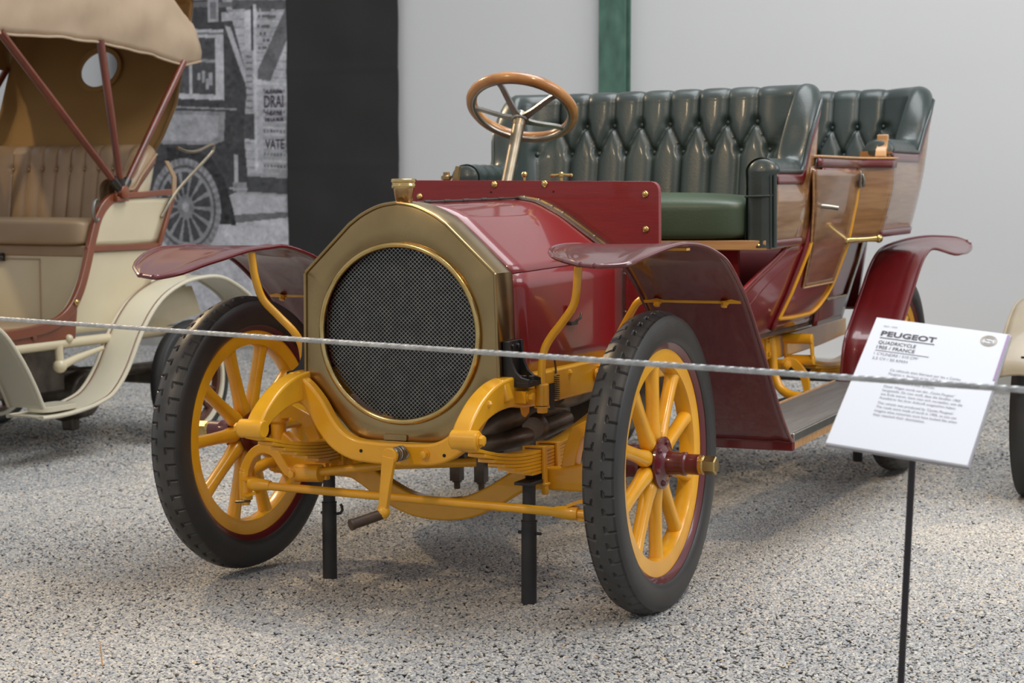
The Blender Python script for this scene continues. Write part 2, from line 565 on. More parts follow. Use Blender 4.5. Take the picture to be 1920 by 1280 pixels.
def tyre_mesh(R, hw, rin, tread_depth=0.0, lugs=44, nseg=None):
    """tyre standing in the y-z plane, centred on the origin, axis x"""
    ns = nseg or (lugs * 10 if tread_depth else 72)
    # closed section: (x, radius)
    sec, tw = [], hw * 0.72
    nt = 29 if tread_depth else 7
    for x in np.linspace(-tw, tw, nt):
        sec.append((x, R - 0.010 * (x / tw) ** 2, 1.0))
    rm = (R - 0.010 + rin) / 2
    for a in np.linspace(0, 1, 9)[1:]:
        ang = a * PI * 0.93
        sec.append((tw + (hw - tw) * math.sin(ang) ** 0.8 if math.sin(ang) > 0 else tw, rm + (R - 0.010 - rm) * math.cos(ang) - 0.000, 0.0))
    sec.append((tw * 0.72, rin, 0))
    sec.append((-tw * 0.72, rin, 0))
    for a in np.linspace(1, 0, 9)[:-1]:
        ang = a * PI * 0.93
        sec.append((-(tw + (hw - tw) * math.sin(ang) ** 0.8) if math.sin(ang) > 0 else -tw, rm + (R - 0.010 - rm) * math.cos(ang), 0.0))
    sec = np.array(sec)
    ang = np.linspace(0, 2 * PI, ns, endpoint=False)
    rad = np.repeat(sec[None, :, 1], ns, 0)
    if tread_depth:
        X = sec[:, 0][None, :] / tw
        for side, ph in ((1, 0.0), (-1, 0.5)):
            fr = (ang[:, None] * lugs / (2 * PI) + ph) % 1.0
            xs_ = X * side
            slot = (np.abs(xs_ - 0.40) < 0.05) & (fr > 0.22) & (fr < 0.66)
            head = (np.abs(xs_ - 0.46) < 0.10) & (fr > 0.36) & (fr < 0.52)
            notch = (xs_ > 0.40) & (np.abs(fr - 0.62) < 0.055)
            rad -= tread_depth * ((slot | notch | head) & (sec[None, :, 2] > 0.5))
    P = np.stack([np.repeat(sec[None, :, 0], ns, 0), rad * np.cos(ang)[:, None], rad * np.sin(ang)[:, None]], 2)
    return MB().grid(P, cu=True, cv=True), nt


def xf(mb, m):
    o = MB()
    o.v = [tuple(m @ Vector(p)) for p in mb.v]
    o.f = list(mb.f)
    return o


def fillet(P, r, n=5, closed=True):
    """round the corners of a 2-D polygon"""
    out, m = [], len(P)
    for i in range(m):
        a, b, c = (np.array(P[(i + k) % m], float) for k in (-1, 0, 1))
        ri = r[i] if hasattr(r, '__len__') else r
        if ri <= 0:
            out.append(tuple(b))
            continue
        d1, d2 = (a - b) / np.linalg.norm(a - b), (c - b) / np.linalg.norm(c - b)
        p, q = b + d1 * ri, b + d2 * ri
        for k in range(n + 1):
            t = k / n
            out.append(tuple((1 - t) ** 2 * p + 2 * t * (1 - t) * b + t * t * q))
    return out


# ================================================================== the red car
car = empty('vintage_car')
car.rotation_mode = 'QUATERNION'
car.rotation_quaternion = Quaternion(Vector((-0.42542974, 0.90499146, 0)), -0.014079)
tag(car, 'burgundy vintage car with yellow wheels, round brass radiator and green leather seats', 'car')
L_REAR = 2.72


def wheel(side, y, z, phase, steer=0.0, x=0.61):
    """one artillery wheel; outer face towards +x when side = 1"""
    m = Matrix.Translation((side * x, y, z)) @ Matrix.Rotation(steer, 4, 'Z') @ (Matrix.Identity(4) if side > 0 else Matrix.Rotation(PI, 4, 'Z'))
    mk = lambda mb: xf(mb, m)
    fel = MB().lathe([(0.248, -0.021), (0.244, -0.012), (0.244, 0.012), (0.248, 0.021), (0.270, 0.024), (0.288, 0.024), (0.288, -0.024), (0.270, -0.024)], (0, 0, 0), (1, 0, 0), 96, closed=True)
    root = obj('wheel', mk(fel), 'yellow', car, angle=35)
    band = MB().lathe([(0.287, -0.026), (0.287, 0.026), (0.296, 0.033), (0.307, 0.037), (0.311, 0.034), (0.304, 0.028), (0.304, -0.028), (0.311, -0.034), (0.307, -0.037), (0.296, -0.033)], (0, 0, 0), (1, 0, 0), 96, closed=True)
    tag(obj('rim', mk(band), 'rimred', root, angle=35), 'burgundy steel rim')
    ty, nt = tyre_mesh(0.383, 0.047, 0.302, 0.0055, 54)
    t = obj('tire', mk(ty), 'rubber', root, angle=38)
    t.data.materials.append(M['tread'])
    nsec = len(ty.v) // (54 * 10)
    mi = [0] * len(ty.f)
    for i in range(len(ty.f)):
        if i % nsec < nt - 1:
            mi[i] = 1
    t.data.polygons.foreach_set('material_index', mi)
    # spokes: each swells towards the hub and meets its neighbours there
    sp = MB()
    secs = []
    for r, a, b in ((0.046, 0.0150, 0.019), (0.070, 0.0225, 0.021), (0.085, 0.0205, 0.020), (0.105, 0.0180, 0.018), (0.150, 0.0165, 0.017), (0.205, 0.0165, 0.017), (0.236, 0.0185, 0.018), (0.247, 0.0205, 0.019)):
        secs.append([(b * math.copysign(abs(math.sin(t)) ** 0.8, math.sin(t)), a * math.copysign(abs(math.cos(t)) ** 0.8, math.cos(t)), r) for t in np.linspace(0, 2 * PI, 14, endpoint=False)])
    sp.grid(np.array(secs), cv=True)
    spoke0 = None
    for k in range(10):
        mm = m @ Matrix.Rotation(phase + k * 2 * PI / 10, 4, 'X')
        if spoke0 is None:
            spoke0 = obj('spoke', sp, 'yellow', root, angle=60)
            o = spoke0
        else:
            o = spoke0.copy()
            COL.objects.link(o)
        o.matrix_local = mm
    hub = MB()
    hub.lathe([(0.0, 0.020), (0.066, 0.020), (0.066, 0.027), (0.042, 0.030), (0.031, 0.040), (0.028, 0.075), (0.030, 0.078), (0.030, 0.086), (0.026, 0.090), (0.026, 0.122), (0.0, 0.122)], (0, 0, 0), (1, 0, 0), 28)
    hub.lathe([(0.0, -0.020), (0.060, -0.020), (0.060, -0.028), (0.042, -0.035), (0.042, -0.085), (0.0, -0.085)], (0, 0, 0), (1, 0, 0), 28)
    for k in range(6):
        a = k * PI / 3 + 0.3
        hub.ball((0.029, 0.052 * math.cos(a), 0.052 * math.sin(a)), 0.0080, 8)
    tag(obj('hub', mk(hub), 'rimred', root), 'burgundy hub barrel')
    cap = MB().lathe([(0.024, 0.121), (0.0245, 0.132), (0.0225, 0.135)], (0, 0, 0), (1, 0, 0), 28)
    cap.lathe([(0.0235, 0.134), (0.0235, 0.163), (0.020, 0.166), (0.0, 0.166)], (0, 0, 0), (1, 0, 0), 6)
    tag(obj('hub_cap', mk(cap), 'brassbright', root, angle=25), 'brass hexagonal hub cap')
    return root, m


wheel_near, m_near = wheel(1, 0, 0.3734, 0.04)
wheel_far, m_far = wheel(-1, 0, 0.395, 0.314, -0.039)
wheel(1, L_REAR, 0.328, 0.1, 0, 0.61)
wheel(-1, L_REAR, 0.338, 0.3, 0, 0.61)


def text_mesh(body, size, spacing=1.0, extrude=0.0, bold=0.0, align='LEFT'):
    cu = bpy.data.curves.new('text', 'FONT')
    cu.body, cu.size, cu.extrude, cu.offset = body, size, extrude, bold
    cu.space_character = spacing
    cu.align_x = align
    cu.resolution_u = 3
    o = bpy.data.objects.new('text', cu)
    COL.objects.link(o)
    dg = bpy.context.evaluated_depsgraph_get()
    me = bpy.data.meshes.new_from_object(o.evaluated_get(dg))
    mb = MB()
    mb.v = [tuple(v.co) for v in me.vertices]
    mb.f = [tuple(p.vertices) for p in me.polygons]
    bpy.data.objects.remove(o)
    bpy.data.curves.remove(cu)
    bpy.data.meshes.remove(me)
    return mb


# raised maker's lettering on the near tyre's side wall
for k, ch in enumerate('MICHELIN'):
    g = text_mesh(ch, 0.034, extrude=0.0012, align='CENTER')
    a = math.radians(-4 + 7.2 * k)       # measured back from the top of the tyre
    mm = m_near @ Matrix.Rotation(-a, 4, 'X') @ Matrix.Translation((0.0445, 0, 0.333)) @ Matrix.Rotation(PI / 2, 4, 'Z') @ Matrix.Rotation(PI / 2, 4, 'X')
    obj('raised_letter', xf(g, mm), 'rubber', wheel_near, smooth=False)

# ---------------------------------------------------------------- radiator
ZC, RC = 0.702, 0.232
half = [(0.0, 1.037), (0.05, 1.029), (0.10, 1.008), (0.14, 0.982), (0.276, 0.857), (0.283, 0.575), (0.268, 0.555), (0.240, 0.535), (0.215, 0.508), (0.150, 0.440), (0.125, 0.424), (0.10, 0.420)]
arch = crv(half[:4], 6)
outline = [tuple(p) for p in arch] + half[4:]
OUT = outline + [(-x, z) for x, z in reversed(outline) if abs(x) > 1e-6]      # clockwise from the top


def ray_poly(poly, c, a):
    d = np.array([math.sin(a), math.cos(a)])
    best = None
    for i in range(len(poly)):
        p, q = np.array(poly[i]) - c, np.array(poly[(i + 1) % len(poly)]) - c
        e = q - p
        den = d[0] * e[1] - d[1] * e[0]
        if abs(den) < 1e-12:
            continue
        t = (p[0] * e[1] - p[1] * e[0]) / den
        u = (p[0] * d[1] - p[1] * d[0]) / den
        if t > 0 and -1e-6 <= u <= 1 + 1e-6:
            best = t if best is None else max(best, t)
    return best


cc = np.array([0.0, ZC])
angs = sorted(set([round(a, 5) for a in np.linspace(-PI, PI, 160, endpoint=False)] + [round(math.atan2(x, z - ZC), 5) for x, z in OUT]))
rows = []
for a in angs:
    R = ray_poly(OUT, cc, a)
    s_, c_ = math.sin(a), math.cos(a)
    ring = []
    for r, y in ((RC, -0.196), (RC, -0.209), (RC + 0.25 * (R - RC), -0.212), (R - 0.010, -0.211), (R - 0.003, -0.208), (R, -0.202), (R, -0.115), (R - 0.004, -0.105)):
        ring.append((s_ * r, y, ZC + c_ * r))
    rows.append(ring)
rad = tag(obj('radiator', MB().grid(np.array(rows), cu=True), 'brass', car, angle=28), 'aged brass radiator shell with a round opening')
bead = MB().tube([(x * 0.992, -0.211, ZC + (z - ZC) * 0.992) for x, z in fillet(OUT, 0.004, 2)], 0.0045, 8, closed=True)
obj('edge_bead', bead, 'brass', rad)
bez = MB().tube([(math.sin(a) * 0.226, -0.213, ZC + math.cos(a) * 0.226) for a in np.linspace(0, 2 * PI, 96, endpoint=False)], 0.0078, 10, closed=True)
tag(obj('bezel', bez, 'brassbright', rad), 'polished brass ring around the grille')
obj('core', MB().lathe([(0.0, 0), (0.224, 0), (0.224, 0.02), (0, 0.02)], (0, -0.175, ZC), (0, 1, 0), 64), 'core', rad)
gm = MB()
pitch, rg = 0.0082, 0.221
for sgn in (1, -1):
    d = Vector((math.cos(0.74), 0, sgn * math.sin(0.74)))
    nrm = Vector((-d.z, 0, d.x))
    for k in range(-32, 33):
        off = k * pitch
        if abs(off) >= rg - 0.004:
            continue
        l = math.sqrt(rg * rg - off * off)
        o_ = Vector((0, -0.196 + 0.0010 * sgn, ZC)) + nrm * off
        gm.sweep([o_ - d * l, o_ + d * l], (0, 1, 0), 0.0010, 0.0011)
tag(obj('grille_mesh', gm, 'mesh', rad, smooth=False), 'woven wire mesh of the radiator', kind='stuff')
plate = MB().prism(fillet([(-0.047, 0.428), (0.020, 0.428), (0.020, 0.443), (-0.047, 0.443)], 0.004, 3), 'xz', -0.217, -0.210)
obj('badge_plate', plate, 'brass', rad, bevel=0.0015)
cap = MB().lathe([(0.0, 0.0), (0.0195, 0.0), (0.0215, 0.004), (0.0265, 0.036), (0.0265, 0.040), (0.0, 0.040)], (-0.002, -0.165, 1.031), (0, 0, 1), 28)
fc = obj('filler_cup', cap, 'copper', rad)
cap = MB().lathe([(0.0, 0.040), (0.030, 0.040), (0.0315, 0.043), (0.0315, 0.047), (0.030, 0.050), (0.030, 0.054), (0.0325, 0.056), (0.0325, 0.062), (0.030, 0.064), (0.0, 0.064)], (-0.002, -0.165, 1.031), (0, 0, 1), 28)
tag(obj('filler_cap', cap, 'brassbright', rad), 'ribbed brass filler cap')
for sx in (1, -1):
    b = MB()
    b.box((sx * 0.2885, -0.158, 0.635), (0.012, 0.075, 0.095))
    pr = [(0.283, 0.573), (0.352, 0.573), (0.352, 0.592), (0.332, 0.597), (0.316, 0.610), (0.305, 0.635), (0.300, 0.686), (0.283, 0.686)]
    bb = MB().prism(pr, 'xz', -0.190, -0.178).prism(pr, 'xz', -0.118, -0.106).box((0.2895, -0.148, 0.630), (0.012, 0.085, 0.112)).box((0.318, -0.148, 0.579), (0.066, 0.085, 0.012))
    b = bb if sx > 0 else bb.mirror()
    for y, z in ((-0.165, 0.672), (-0.132, 0.672), (-0.165, 0.645)):
        b.bolt((sx * 0.295, y, z), (sx, 0, 0), 0.006, 0.006)
    for x in (0.320, 0.341):
        b.bolt((sx * x, -0.148, 0.584), (0, 0, 1), 0.008, 0.014)
    tag(obj('mounting_bracket', b, 'black', rad, bevel=0.002), 'black cast bracket holding the radiator')

# ---------------------------------------------------------------- bonnet
sec_f = [(0.0, 1.030), (0.05, 1.022), (0.10, 1.001), (0.14, 0.975), (0.272, 0.853)]
sec_r = [(0.0, 1.036), (0.055, 1.026), (0.105, 1.002), (0.155, 0.972), (0.303, 0.868)]
A_, B_ = crv(sec_f, 6), crv(sec_r, 6)
A_[-7:] = np.linspace(A_[-7], A_[-1], 7)
B_[-7:] = np.linspace(B_[-7], B_[-1], 7)
g = []
for t in np.linspace(0, 1, 9):
    row = A_ * (1 - t) + B_ * t
    y = -0.104 + 0.688 * t
    full = [(-x, y, z) for x, z in row[::-1]] + [(x, y, z) for x, z in row[1:]]
    g.append(full)
bon = obj('bonnet', MB().grid(np.array(g)), 'red', car, angle=50, solid=0.004, offset=-1)
for sx in (1, -1):
    side = []
    for t in np.linspace(0, 1, 9):
        xt, zt = 0.272 + 0.031 * t, 0.853 + 0.015 * t
        xb, zb = 0.279 + 0.022 * t, 0.596 - 0.008 * t
        y = -0.104 + 0.688 * t
        side.append([(sx * (xt * (1 - u) + xb * u), y, (zt - 0.003) * (1 - u) + zb * u) for u in np.linspace(0, 1, 7)])
    sd = obj('bonnet_side', MB().grid(np.array(side)), 'red', bon, solid=0.004, offset=0)
    st = MB().sweep([(sx * 0.304, 0.578, 0.865), (sx * 0.303, 0.578, 0.74), (sx * 0.302, 0.578, 0.592)], (0, 1, 0), 0.022, 0.007)
    for z in (0.82, 0.71, 0.63):
        st.ball((sx * 0.309, 0.578, z), 0.004, 6)
    tag(obj('edge_strip', st, 'steel', bon), 'dull metal strip at the back edge of the bonnet side')
lat = MB()
lat.box((0.2965, 0.205, 0.735), (0.006, 0.014, 0.034)).box((0.298, 0.222, 0.703), (0.010, 0.045, 0.010))
lat.tube([(0.299, 0.232, 0.706), (0.312, 0.240, 0.716), (0.312, 0.246, 0.728)], 0.0035, 7)
obj('bonnet_latch', lat, 'darksteel', bon)
strip = [(x, 0.580, z) for x, z in B_]
for k, (off, mt, dy) in enumerate(((0.004, 'steel', 0.070), (0.0075, 'brassbright', 0.014))):
    pts = [(-x, y - 0.026, z + off) for x, y, z in strip[::-1]] + [(x, y - 0.026, z + off) for x, y, z in strip[1:]]
    s = MB().sweep(pts, (0, 1, 0), dy, 0.006)
    if k == 0:
        for p in pts[::5]:
            s.ball((p[0], p[1] - 0.012, p[2] + 0.004), 0.004, 6)
    obj('bonnet_strip', s, mt, bon)
hinge = MB().tube([(0.0, -0.10, 1.034), (0.0, 0.57, 1.040)], 0.0032, 8)
for y in np.linspace(-0.06, 0.5, 6):
    hinge.tube([(0.0, y, 1.0345 + 0.009 * (y + .1)), (0.0, y + 0.035, 1.035 + 0.009 * (y + .1))], 0.0042, 8)
obj('bonnet_hinge', hinge, 'darksteel', bon)

# ---------------------------------------------------------------- dash board
db = fillet([(-0.409, 0.60), (0.409, 0.60), (0.409, 1.082), (-0.409, 1.098)], [0.0, 0.0, 0.03, 0.03], 6)
dash = tag(obj('dash_board', MB().prism(db, 'xz', 0.590, 0.612), 'dashred', car, bevel=0.002, angle=30), 'red painted dash board with brass domed bolts')
for x, z in ((-0.360, 1.048), (-0.108, 1.080), (0.055, 1.080), (0.369, 1.046), (0.370, 0.946), (-0.370, 0.946)):
    tag(obj('dome_bolt', MB().ball((x, 0.588, z), 0.0105, 12, (1, 0.6, 1)), 'brassbright', dash), 'brass domed bolt head')
for x, z in ((-0.120, 1.058), (0.083, 1.057)):
    obj('drilled_hole', MB().lathe([(0.0, 0), (0.003, 0), (0.003, 0.002)], (x, 0.5885, z), (0, 1, 0), 10), 'core', dash)
kn = MB().lathe([(0.004, 0), (0.004, 0.012), (0.009, 0.016), (0.010, 0.022), (0.006, 0.028), (0, 0.029)], (-0.016, 0.604, 1.088), (0, 0, 1), 14)
obj('oil_knob', kn, 'brassbright', dash)
tp = MB().lathe([(0.005, 0), (0.005, 0.012), (0.008, 0.014), (0.008, 0.024), (0.004, 0.028), (0, 0.028)], (0.103, 0.604, 1.086), (0, 0, 1), 14)
tp.tube([(0.073, 0.604, 1.104), (0.103, 0.604, 1.106), (0.133, 0.604, 1.104)], [0.0045, 0.0035, 0.0045], 8)
tp.ball((0.073, 0.604, 1.104), 0.006, 8).ball((0.133, 0.604, 1.104), 0.006, 8)
obj('brass_tap', tp, 'brassbright', dash)
lv = MB().lathe([(0.012, 0), (0.012, 0.012), (0.016, 0.014), (0.016, 0.024), (0.010, 0.028), (0.010, 0.036), (0, 0.037)], (-0.325, 0.70, 1.085), (0, 0, 1), 16)
lv.sweep([(-0.300, 0.70, 1.06), (-0.292, 0.70, 1.10), (-0.283, 0.70, 1.138)], (0, 1, 0), 0.014, [0.018, 0.018, 0.012])
obj('brass_lever', lv, 'brass', dash)

# ---------------------------------------------------------------- steering
HUB = Vector((-0.222, 1.018, 1.283))
SN = Vector((-0.055, 0.54, 0.84)).normalized()
colm = MB().tube([HUB - SN * 0.62, HUB - SN * 0.02], 0.0195, 16)
colm.tube([HUB - SN * 0.02, HUB + SN * 0.012], [0.020, 0.024], 16)
scol = tag(obj('steering_column', colm, 'bronze', car), 'dull bronze steering column')
u_ = SN.cross(Vector((1, 0, 0))).normalized()
v_ = SN.cross(u_)
CT = HUB + SN * 0.052
ringp = [CT + (u_ * math.cos(a) + v_ * math.sin(a)) * 0.1655 for a in np.linspace(0, 2 * PI, 72, endpoint=False)]
sw = tag(obj('steering_wheel', MB().tube(ringp, 0.0175, 12, closed=True), 'rimwood', scol), 'polished wooden steering wheel rim')
hb = MB().lathe([(0.0, 0.0), (0.026, 0.0), (0.030, 0.008), (0.026, 0.020), (0.016, 0.024), (0.016, 0.034), (0.011, 0.038), (0, 0.038)], HUB, SN, 20)
inner = [CT - SN * 0.011 + (u_ * math.cos(a) + v_ * math.sin(a)) * 0.158 for a in np.linspace(0, 2 * PI, 60, endpoint=False)]
hb.tube(inner, 0.008, 8, closed=True)
for k in range(5):
    a = 0.52 + k * 2 * PI / 5
    d = u_ * math.cos(a) + v_ * math.sin(a)
    pts = [HUB + SN * 0.010 + d * 0.015, HUB + SN * 0.014 + d * 0.04, HUB + SN * 0.026 + d * 0.085, CT - SN * 0.012 + d * 0.135, CT - SN * 0.012 + d * 0.16]
    hb.sweep([tuple(p) for p in crv([tuple(p) for p in pts], 4)], SN.cross(d), np.interp(np.arange(17), [0, 6, 16], [0.032, 0.020, 0.017]), 0.010)
obj('wheel_spider', hb, 'steel', scol, bevel=0.0015)


# ---------------------------------------------------------------- mudguards
def fender_grid(tab, nrow=6, ncol=14, ridge=0.004, crown=0.0):
    T = crv(tab, nrow)
    out = []
    for (y0, x0, z0, y1, x1, z1) in T:
        row = []
        for k in range(ncol + 1):
            t = k / ncol
            row.append(np.array([x0, y0, z0]) * (1 - t) + np.array([x1, y1, z1]) * t)
        out.append(row)
    P = np.array(out)
    # ridges pressed along both edges and a slight crown
    du, dv = np.gradient(P, axis=0), np.gradient(P, axis=1)
    nn = np.cross(du, dv)
    nn /= np.linalg.norm(nn, axis=2, keepdims=True) + 1e-9
    if nn[..., 2].mean() < 0:
        nn = -nn
    t = np.linspace(0, 1, ncol + 1)
    h = crown * (1 - (2 * t - 1) ** 2) + ridge * (np.exp(-((t - 0.13) / 0.035) ** 2) + np.exp(-((t - 0.87) / 0.035) ** 2))
    return P + nn * h[None, :, None]


body_tab = [(-0.02, 0.918), (0.08, 0.898), (0.16, 0.873), (0.235, 0.830), (0.32, 0.768), (0.41, 0.680), (0.51, 0.570), (0.61, 0.455), (0.70, 0.368), (0.755, 0.330)]
fr_body = [(y, 0.458, z, y, 0.752, z) for y, z in body_tab]
near_tab = [  # y, x, z at the inner edge; y, x, z at the outer edge (tip first)
    (-0.497, 0.62, 0.892, -0.530, 0.68, 0.890), (-0.425, 0.54, 0.902, -0.515, 0.735, 0.893), (-0.335, 0.48, 0.911, -0.45, 0.750, 0.904),
    (-0.24, 0.44, 0.918, -0.33, 0.752, 0.918), (-0.17, 0.43, 0.923, -0.22, 0.752, 0.927), (-0.10, 0.44, 0.924, -0.12, 0.752, 0.927)] + fr_body
far_tab = [
    (-0.545, 0.50, 0.856, -0.535, 0.56, 0.862), (-0.49, 0.465, 0.866, -0.46, 0.63, 0.880), (-0.40, 0.455, 0.884, -0.36, 0.69, 0.896),
    (-0.30, 0.455, 0.898, -0.26, 0.735, 0.910), (-0.20, 0.455, 0.912, -0.18, 0.752, 0.918), (-0.10, 0.457, 0.917, -0.10, 0.752, 0.919)] + fr_body
re_tab = [(y, 0.525, z, y, 0.72, z) for y, z in [(2.19, 0.335), (2.20, 0.40), (2.24, 0.49), (2.36, 0.575), (2.49, 0.66), (2.62, 0.745), (2.74, 0.795)]] + [
    (2.87, 0.525, 0.818, 2.84, 0.73, 0.812), (3.0, 0.575, 0.842, 2.87, 0.80, 0.790), (3.15, 0.63, 0.852, 2.95, 0.815, 0.789), (3.28, 0.675, 0.848, 3.10, 0.81, 0.789),
    (3.38, 0.71, 0.840, 3.26, 0.795, 0.797), (3.42, 0.745, 0.825, 3.37, 0.775, 0.810)]
for sx in (1, -1):
    for name, tab in (('front_mudguard', near_tab if sx > 0 else far_tab), ('rear_mudguard', re_tab)):
        P = fender_grid(tab, 6, 14)
        mb = MB().grid(P)
        edge = [tuple(p) for p in P[:, 0]] + [tuple(p) for p in P[-1, 1:-1]] + [tuple(p) for p in P[::-1, -1]] + [tuple(p) for p in P[0, -2:0:-1]]
        rim = MB().tube(edge, 0.0055, 8, closed=True)
        if sx < 0:
            mb, rim = mb.mirror(), rim.mirror()
        fd = obj(name, mb, 'fender', car, angle=50, solid=0.003)
        obj('rolled_edge', rim, 'fender', fd)
        if name == 'front_mudguard':
            lip = MB().box((sx * 0.605, 0.765, 0.318), (0.30, 0.018, 0.034))
            obj('bottom_flange', lip, 'fender', fd, bevel=0.004)
            s1 = crv([(0.476, -0.155, 0.905), (0.470, -0.15, 0.84), (0.455, -0.138, 0.780), (0.418, -0.122, 0.735), (0.378, -0.110, 0.692), (0.357, -0.106, 0.655), (0.350, -0.105, 0.60), (0.350, -0.105, 0.52)], 6)
            s2 = crv([(0.735, 0.335, 0.764), (0.60, 0.335, 0.764), (0.475, 0.335, 0.764), (0.443, 0.335, 0.755), (0.422, 0.336, 0.727), (0.385, 0.338, 0.665), (0.352, 0.340, 0.60), (0.338, 0.340, 0.56), (0.330, 0.340, 0.53)], 6)
            for pts in (s1, s2):
                st = MB().tube([tuple(p) for p in pts], 0.0105, 10)
                if pts is s1:
                    st.lathe([(0.018, 0), (0.018, 0.052), (0.015, 0.055)], (0.350, -0.105, 0.520), (0, 0, 1), 16)
                    st.bolt((0.350, -0.105, 0.518), (0, 0, -1), 0.015, 0.016)
                    st.box((0.325, -0.145, 0.548), (0.03, 0.075, 0.03))
                    st.bolt((0.340, -0.165, 0.548), (1, 0, 0), 0.011, 0.014)
                else:
                    st.bolt((0.69, 0.328, 0.757), (0, -0.5, -1), 0.009, 0.012)
                    st.bolt((0.50, 0.328, 0.757), (0, -0.5, -1), 0.009, 0.012)
                if sx < 0:
                    st = st.mirror()
                tag(obj('stay_rod', st, 'yellow', fd), 'yellow stay rod under the mudguard')
            st = MB().sweep([(sx * 0.46, -0.115, 0.915), (sx * 0.745, -0.115, 0.914)], (0, 1, 0), 0.025, 0.006)
            tag(obj('cross_strap', st, 'yellow', fd), 'yellow strap under the flap')

# ---------------------------------------------------------------- running boards
for sx in (1, -1):
    b = MB().box((sx * 0.625, 1.475, 0.338), (0.245, 1.43, 0.018))
    rb = obj('running_board', b, 'mat', car, bevel=0.002)
    for x, ww, mt in ((0.752, 0.010, 'steel'), (0.502, 0.008, 'lightwood')):
        obj('edge_rail', MB().box((sx * x, 1.475, 0.340), (ww, 1.43, 0.026)), mt, rb, bevel=0.003)
    ed = MB().box((sx * 0.745, 1.475, 0.317), (0.016, 1.43, 0.026))
    tag(obj('wooden_edge', ed, 'lightwood', rb, bevel=0.002), 'worn wooden edge of the running board')

# ---------------------------------------------------------------- frame
for sx in (1, -1):
    pts = [(-0.437, 0.478), (-0.405, 0.505), (-0.345, 0.536), (-0.27, 0.556), (-0.18, 0.561), (-0.05, 0.5525), (0.6, 0.545), (1.3, 0.515), (2.0, 0.48), (2.6, 0.475), (3.1, 0.48)]
    hs = [0.034, 0.042, 0.056, 0.068, 0.076, 0.084, 0.088, 0.088, 0.086, 0.086, 0.07]
    C = crv([(y, z, h) for (y, z), h in zip(pts, hs)], 6)
    r = MB().sweep([(sx * 0.2895, p[0], p[1]) for p in C], (1, 0, 0), 0.047, C[:, 2])
    fr = obj('frame_rail', r, 'yellow', car, bevel=0.006, seg=3, angle=50)
    eye = MB().lathe([(0.020, -0.036), (0.024, -0.032), (0.024, 0.032), (0.020, 0.036)], (sx * 0.2995, -0.437, 0.474), (1, 0, 0), 20)
    eye.bolt((sx * 0.3355, -0.437, 0.474), (sx, 0, 0), 0.013, 0.013)
    obj('spring_eye', eye, 'yellow', fr)
    for y, z in ((-0.375, 0.540), (-0.30, 0.575), (-0.23, 0.590)):
        obj('rivet', MB().ball((sx * 0.290, y, z), 0.009, 8), 'yellow', fr)
    for y, z in ((-0.335, 0.548), (-0.148, 0.545), (0.16, 0.575)):
        obj('rivet', MB().ball((sx * 0.312, y, z), 0.010, 8), 'yellow', fr)
    bk = MB().box((sx * 0.319, 0.43, 0.553), (0.014, 0.15, 0.045))
    for y in (0.335, 0.40, 0.47):
        bk.bolt((sx * 0.318, y, 0.553), (sx, 0, 0), 0.013, 0.018)
    obj('rail_bracket', bk, 'yellow', fr, bevel=0.002)
    tab = MB().prism([(-0.10, 0.517), (-0.05, 0.517), (-0.055, 0.493), (-0.075, 0.484), (-0.09, 0.493)], 'yz', sx * 0.285, sx * 0.291)
    obj('lug', tab, 'yellow', fr)
cmp_ = crv([(-0.318, 0.572), (-0.275, 0.556), (-0.235, 0.515), (-0.205, 0.468), (-0.17, 0.428), (-0.12, 0.404), (-0.06, 0.398), (0, 0.397), (0.06, 0.398), (0.12, 0.404), (0.17, 0.428), (0.205, 0.468), (0.235, 0.515), (0.275, 0.556), (0.318, 0.572)], 5)
cm = MB().sweep([(x, -0.232, z) for x, z in cmp_], (0, 1, 0), 0.036, 0.056)
cmo = obj('front_cross_member', cm, 'yellow', car, bevel=0.007, seg=3, angle=50)
for x in (-0.095, 0.145):
    obj('bolt_hole', MB().lathe([(0.0, 0), (0.0045, 0), (0.0045, 0.002)], (x, -0.2515, 0.402), (0, 1, 0), 10), 'core', cmo)
obj('hex_bolt', MB().bolt((0.090, -0.250, 0.402), (0, -1, 0), 0.010, 0.012), 'yellow', cmo)

# leaf springs
for sx in (1, -1):
    sp = None
    for k in range(7):
        f = 1 - k * 0.125
        ys_ = np.linspace(-0.435 * f, 0.50 * f, 25)
        main = crv([(-0.435, 0.452), (-0.30, 0.420), (-0.15, 0.3985), (0.0, 0.3935), (0.15, 0.402), (0.33, 0.430), (0.50, 0.468)], 8)
        zz = np.interp(ys_, main[:, 0], main[:, 1]) - k * 0.0088
        leaf = MB().sweep([(sx * 0.2995, y, z) for y, z in zip(ys_, zz)], (1, 0, 0), 0.046, 0.0080)
        if sp is None:
            sp = obj('leaf_spring', leaf, 'yellow', car, bevel=0.001)
        else:
            obj('leaf', leaf, 'yellow', sp, bevel=0.001)
    for y in (-0.042, 0.042):
        c_ = MB().sweep([(sx * 0.272, y, 0.31), (sx * 0.272, y, 0.404), (sx * 0.327, y, 0.404), (sx * 0.327, y, 0.31)], (0, 1, 0), 0.020, 0.009)
        c_.bolt((sx * 0.327, y, 0.312), (0, 0, -1), 0.011, 0.028)
        obj('spring_clamp', c_, 'yellow', sp, bevel=0.002)

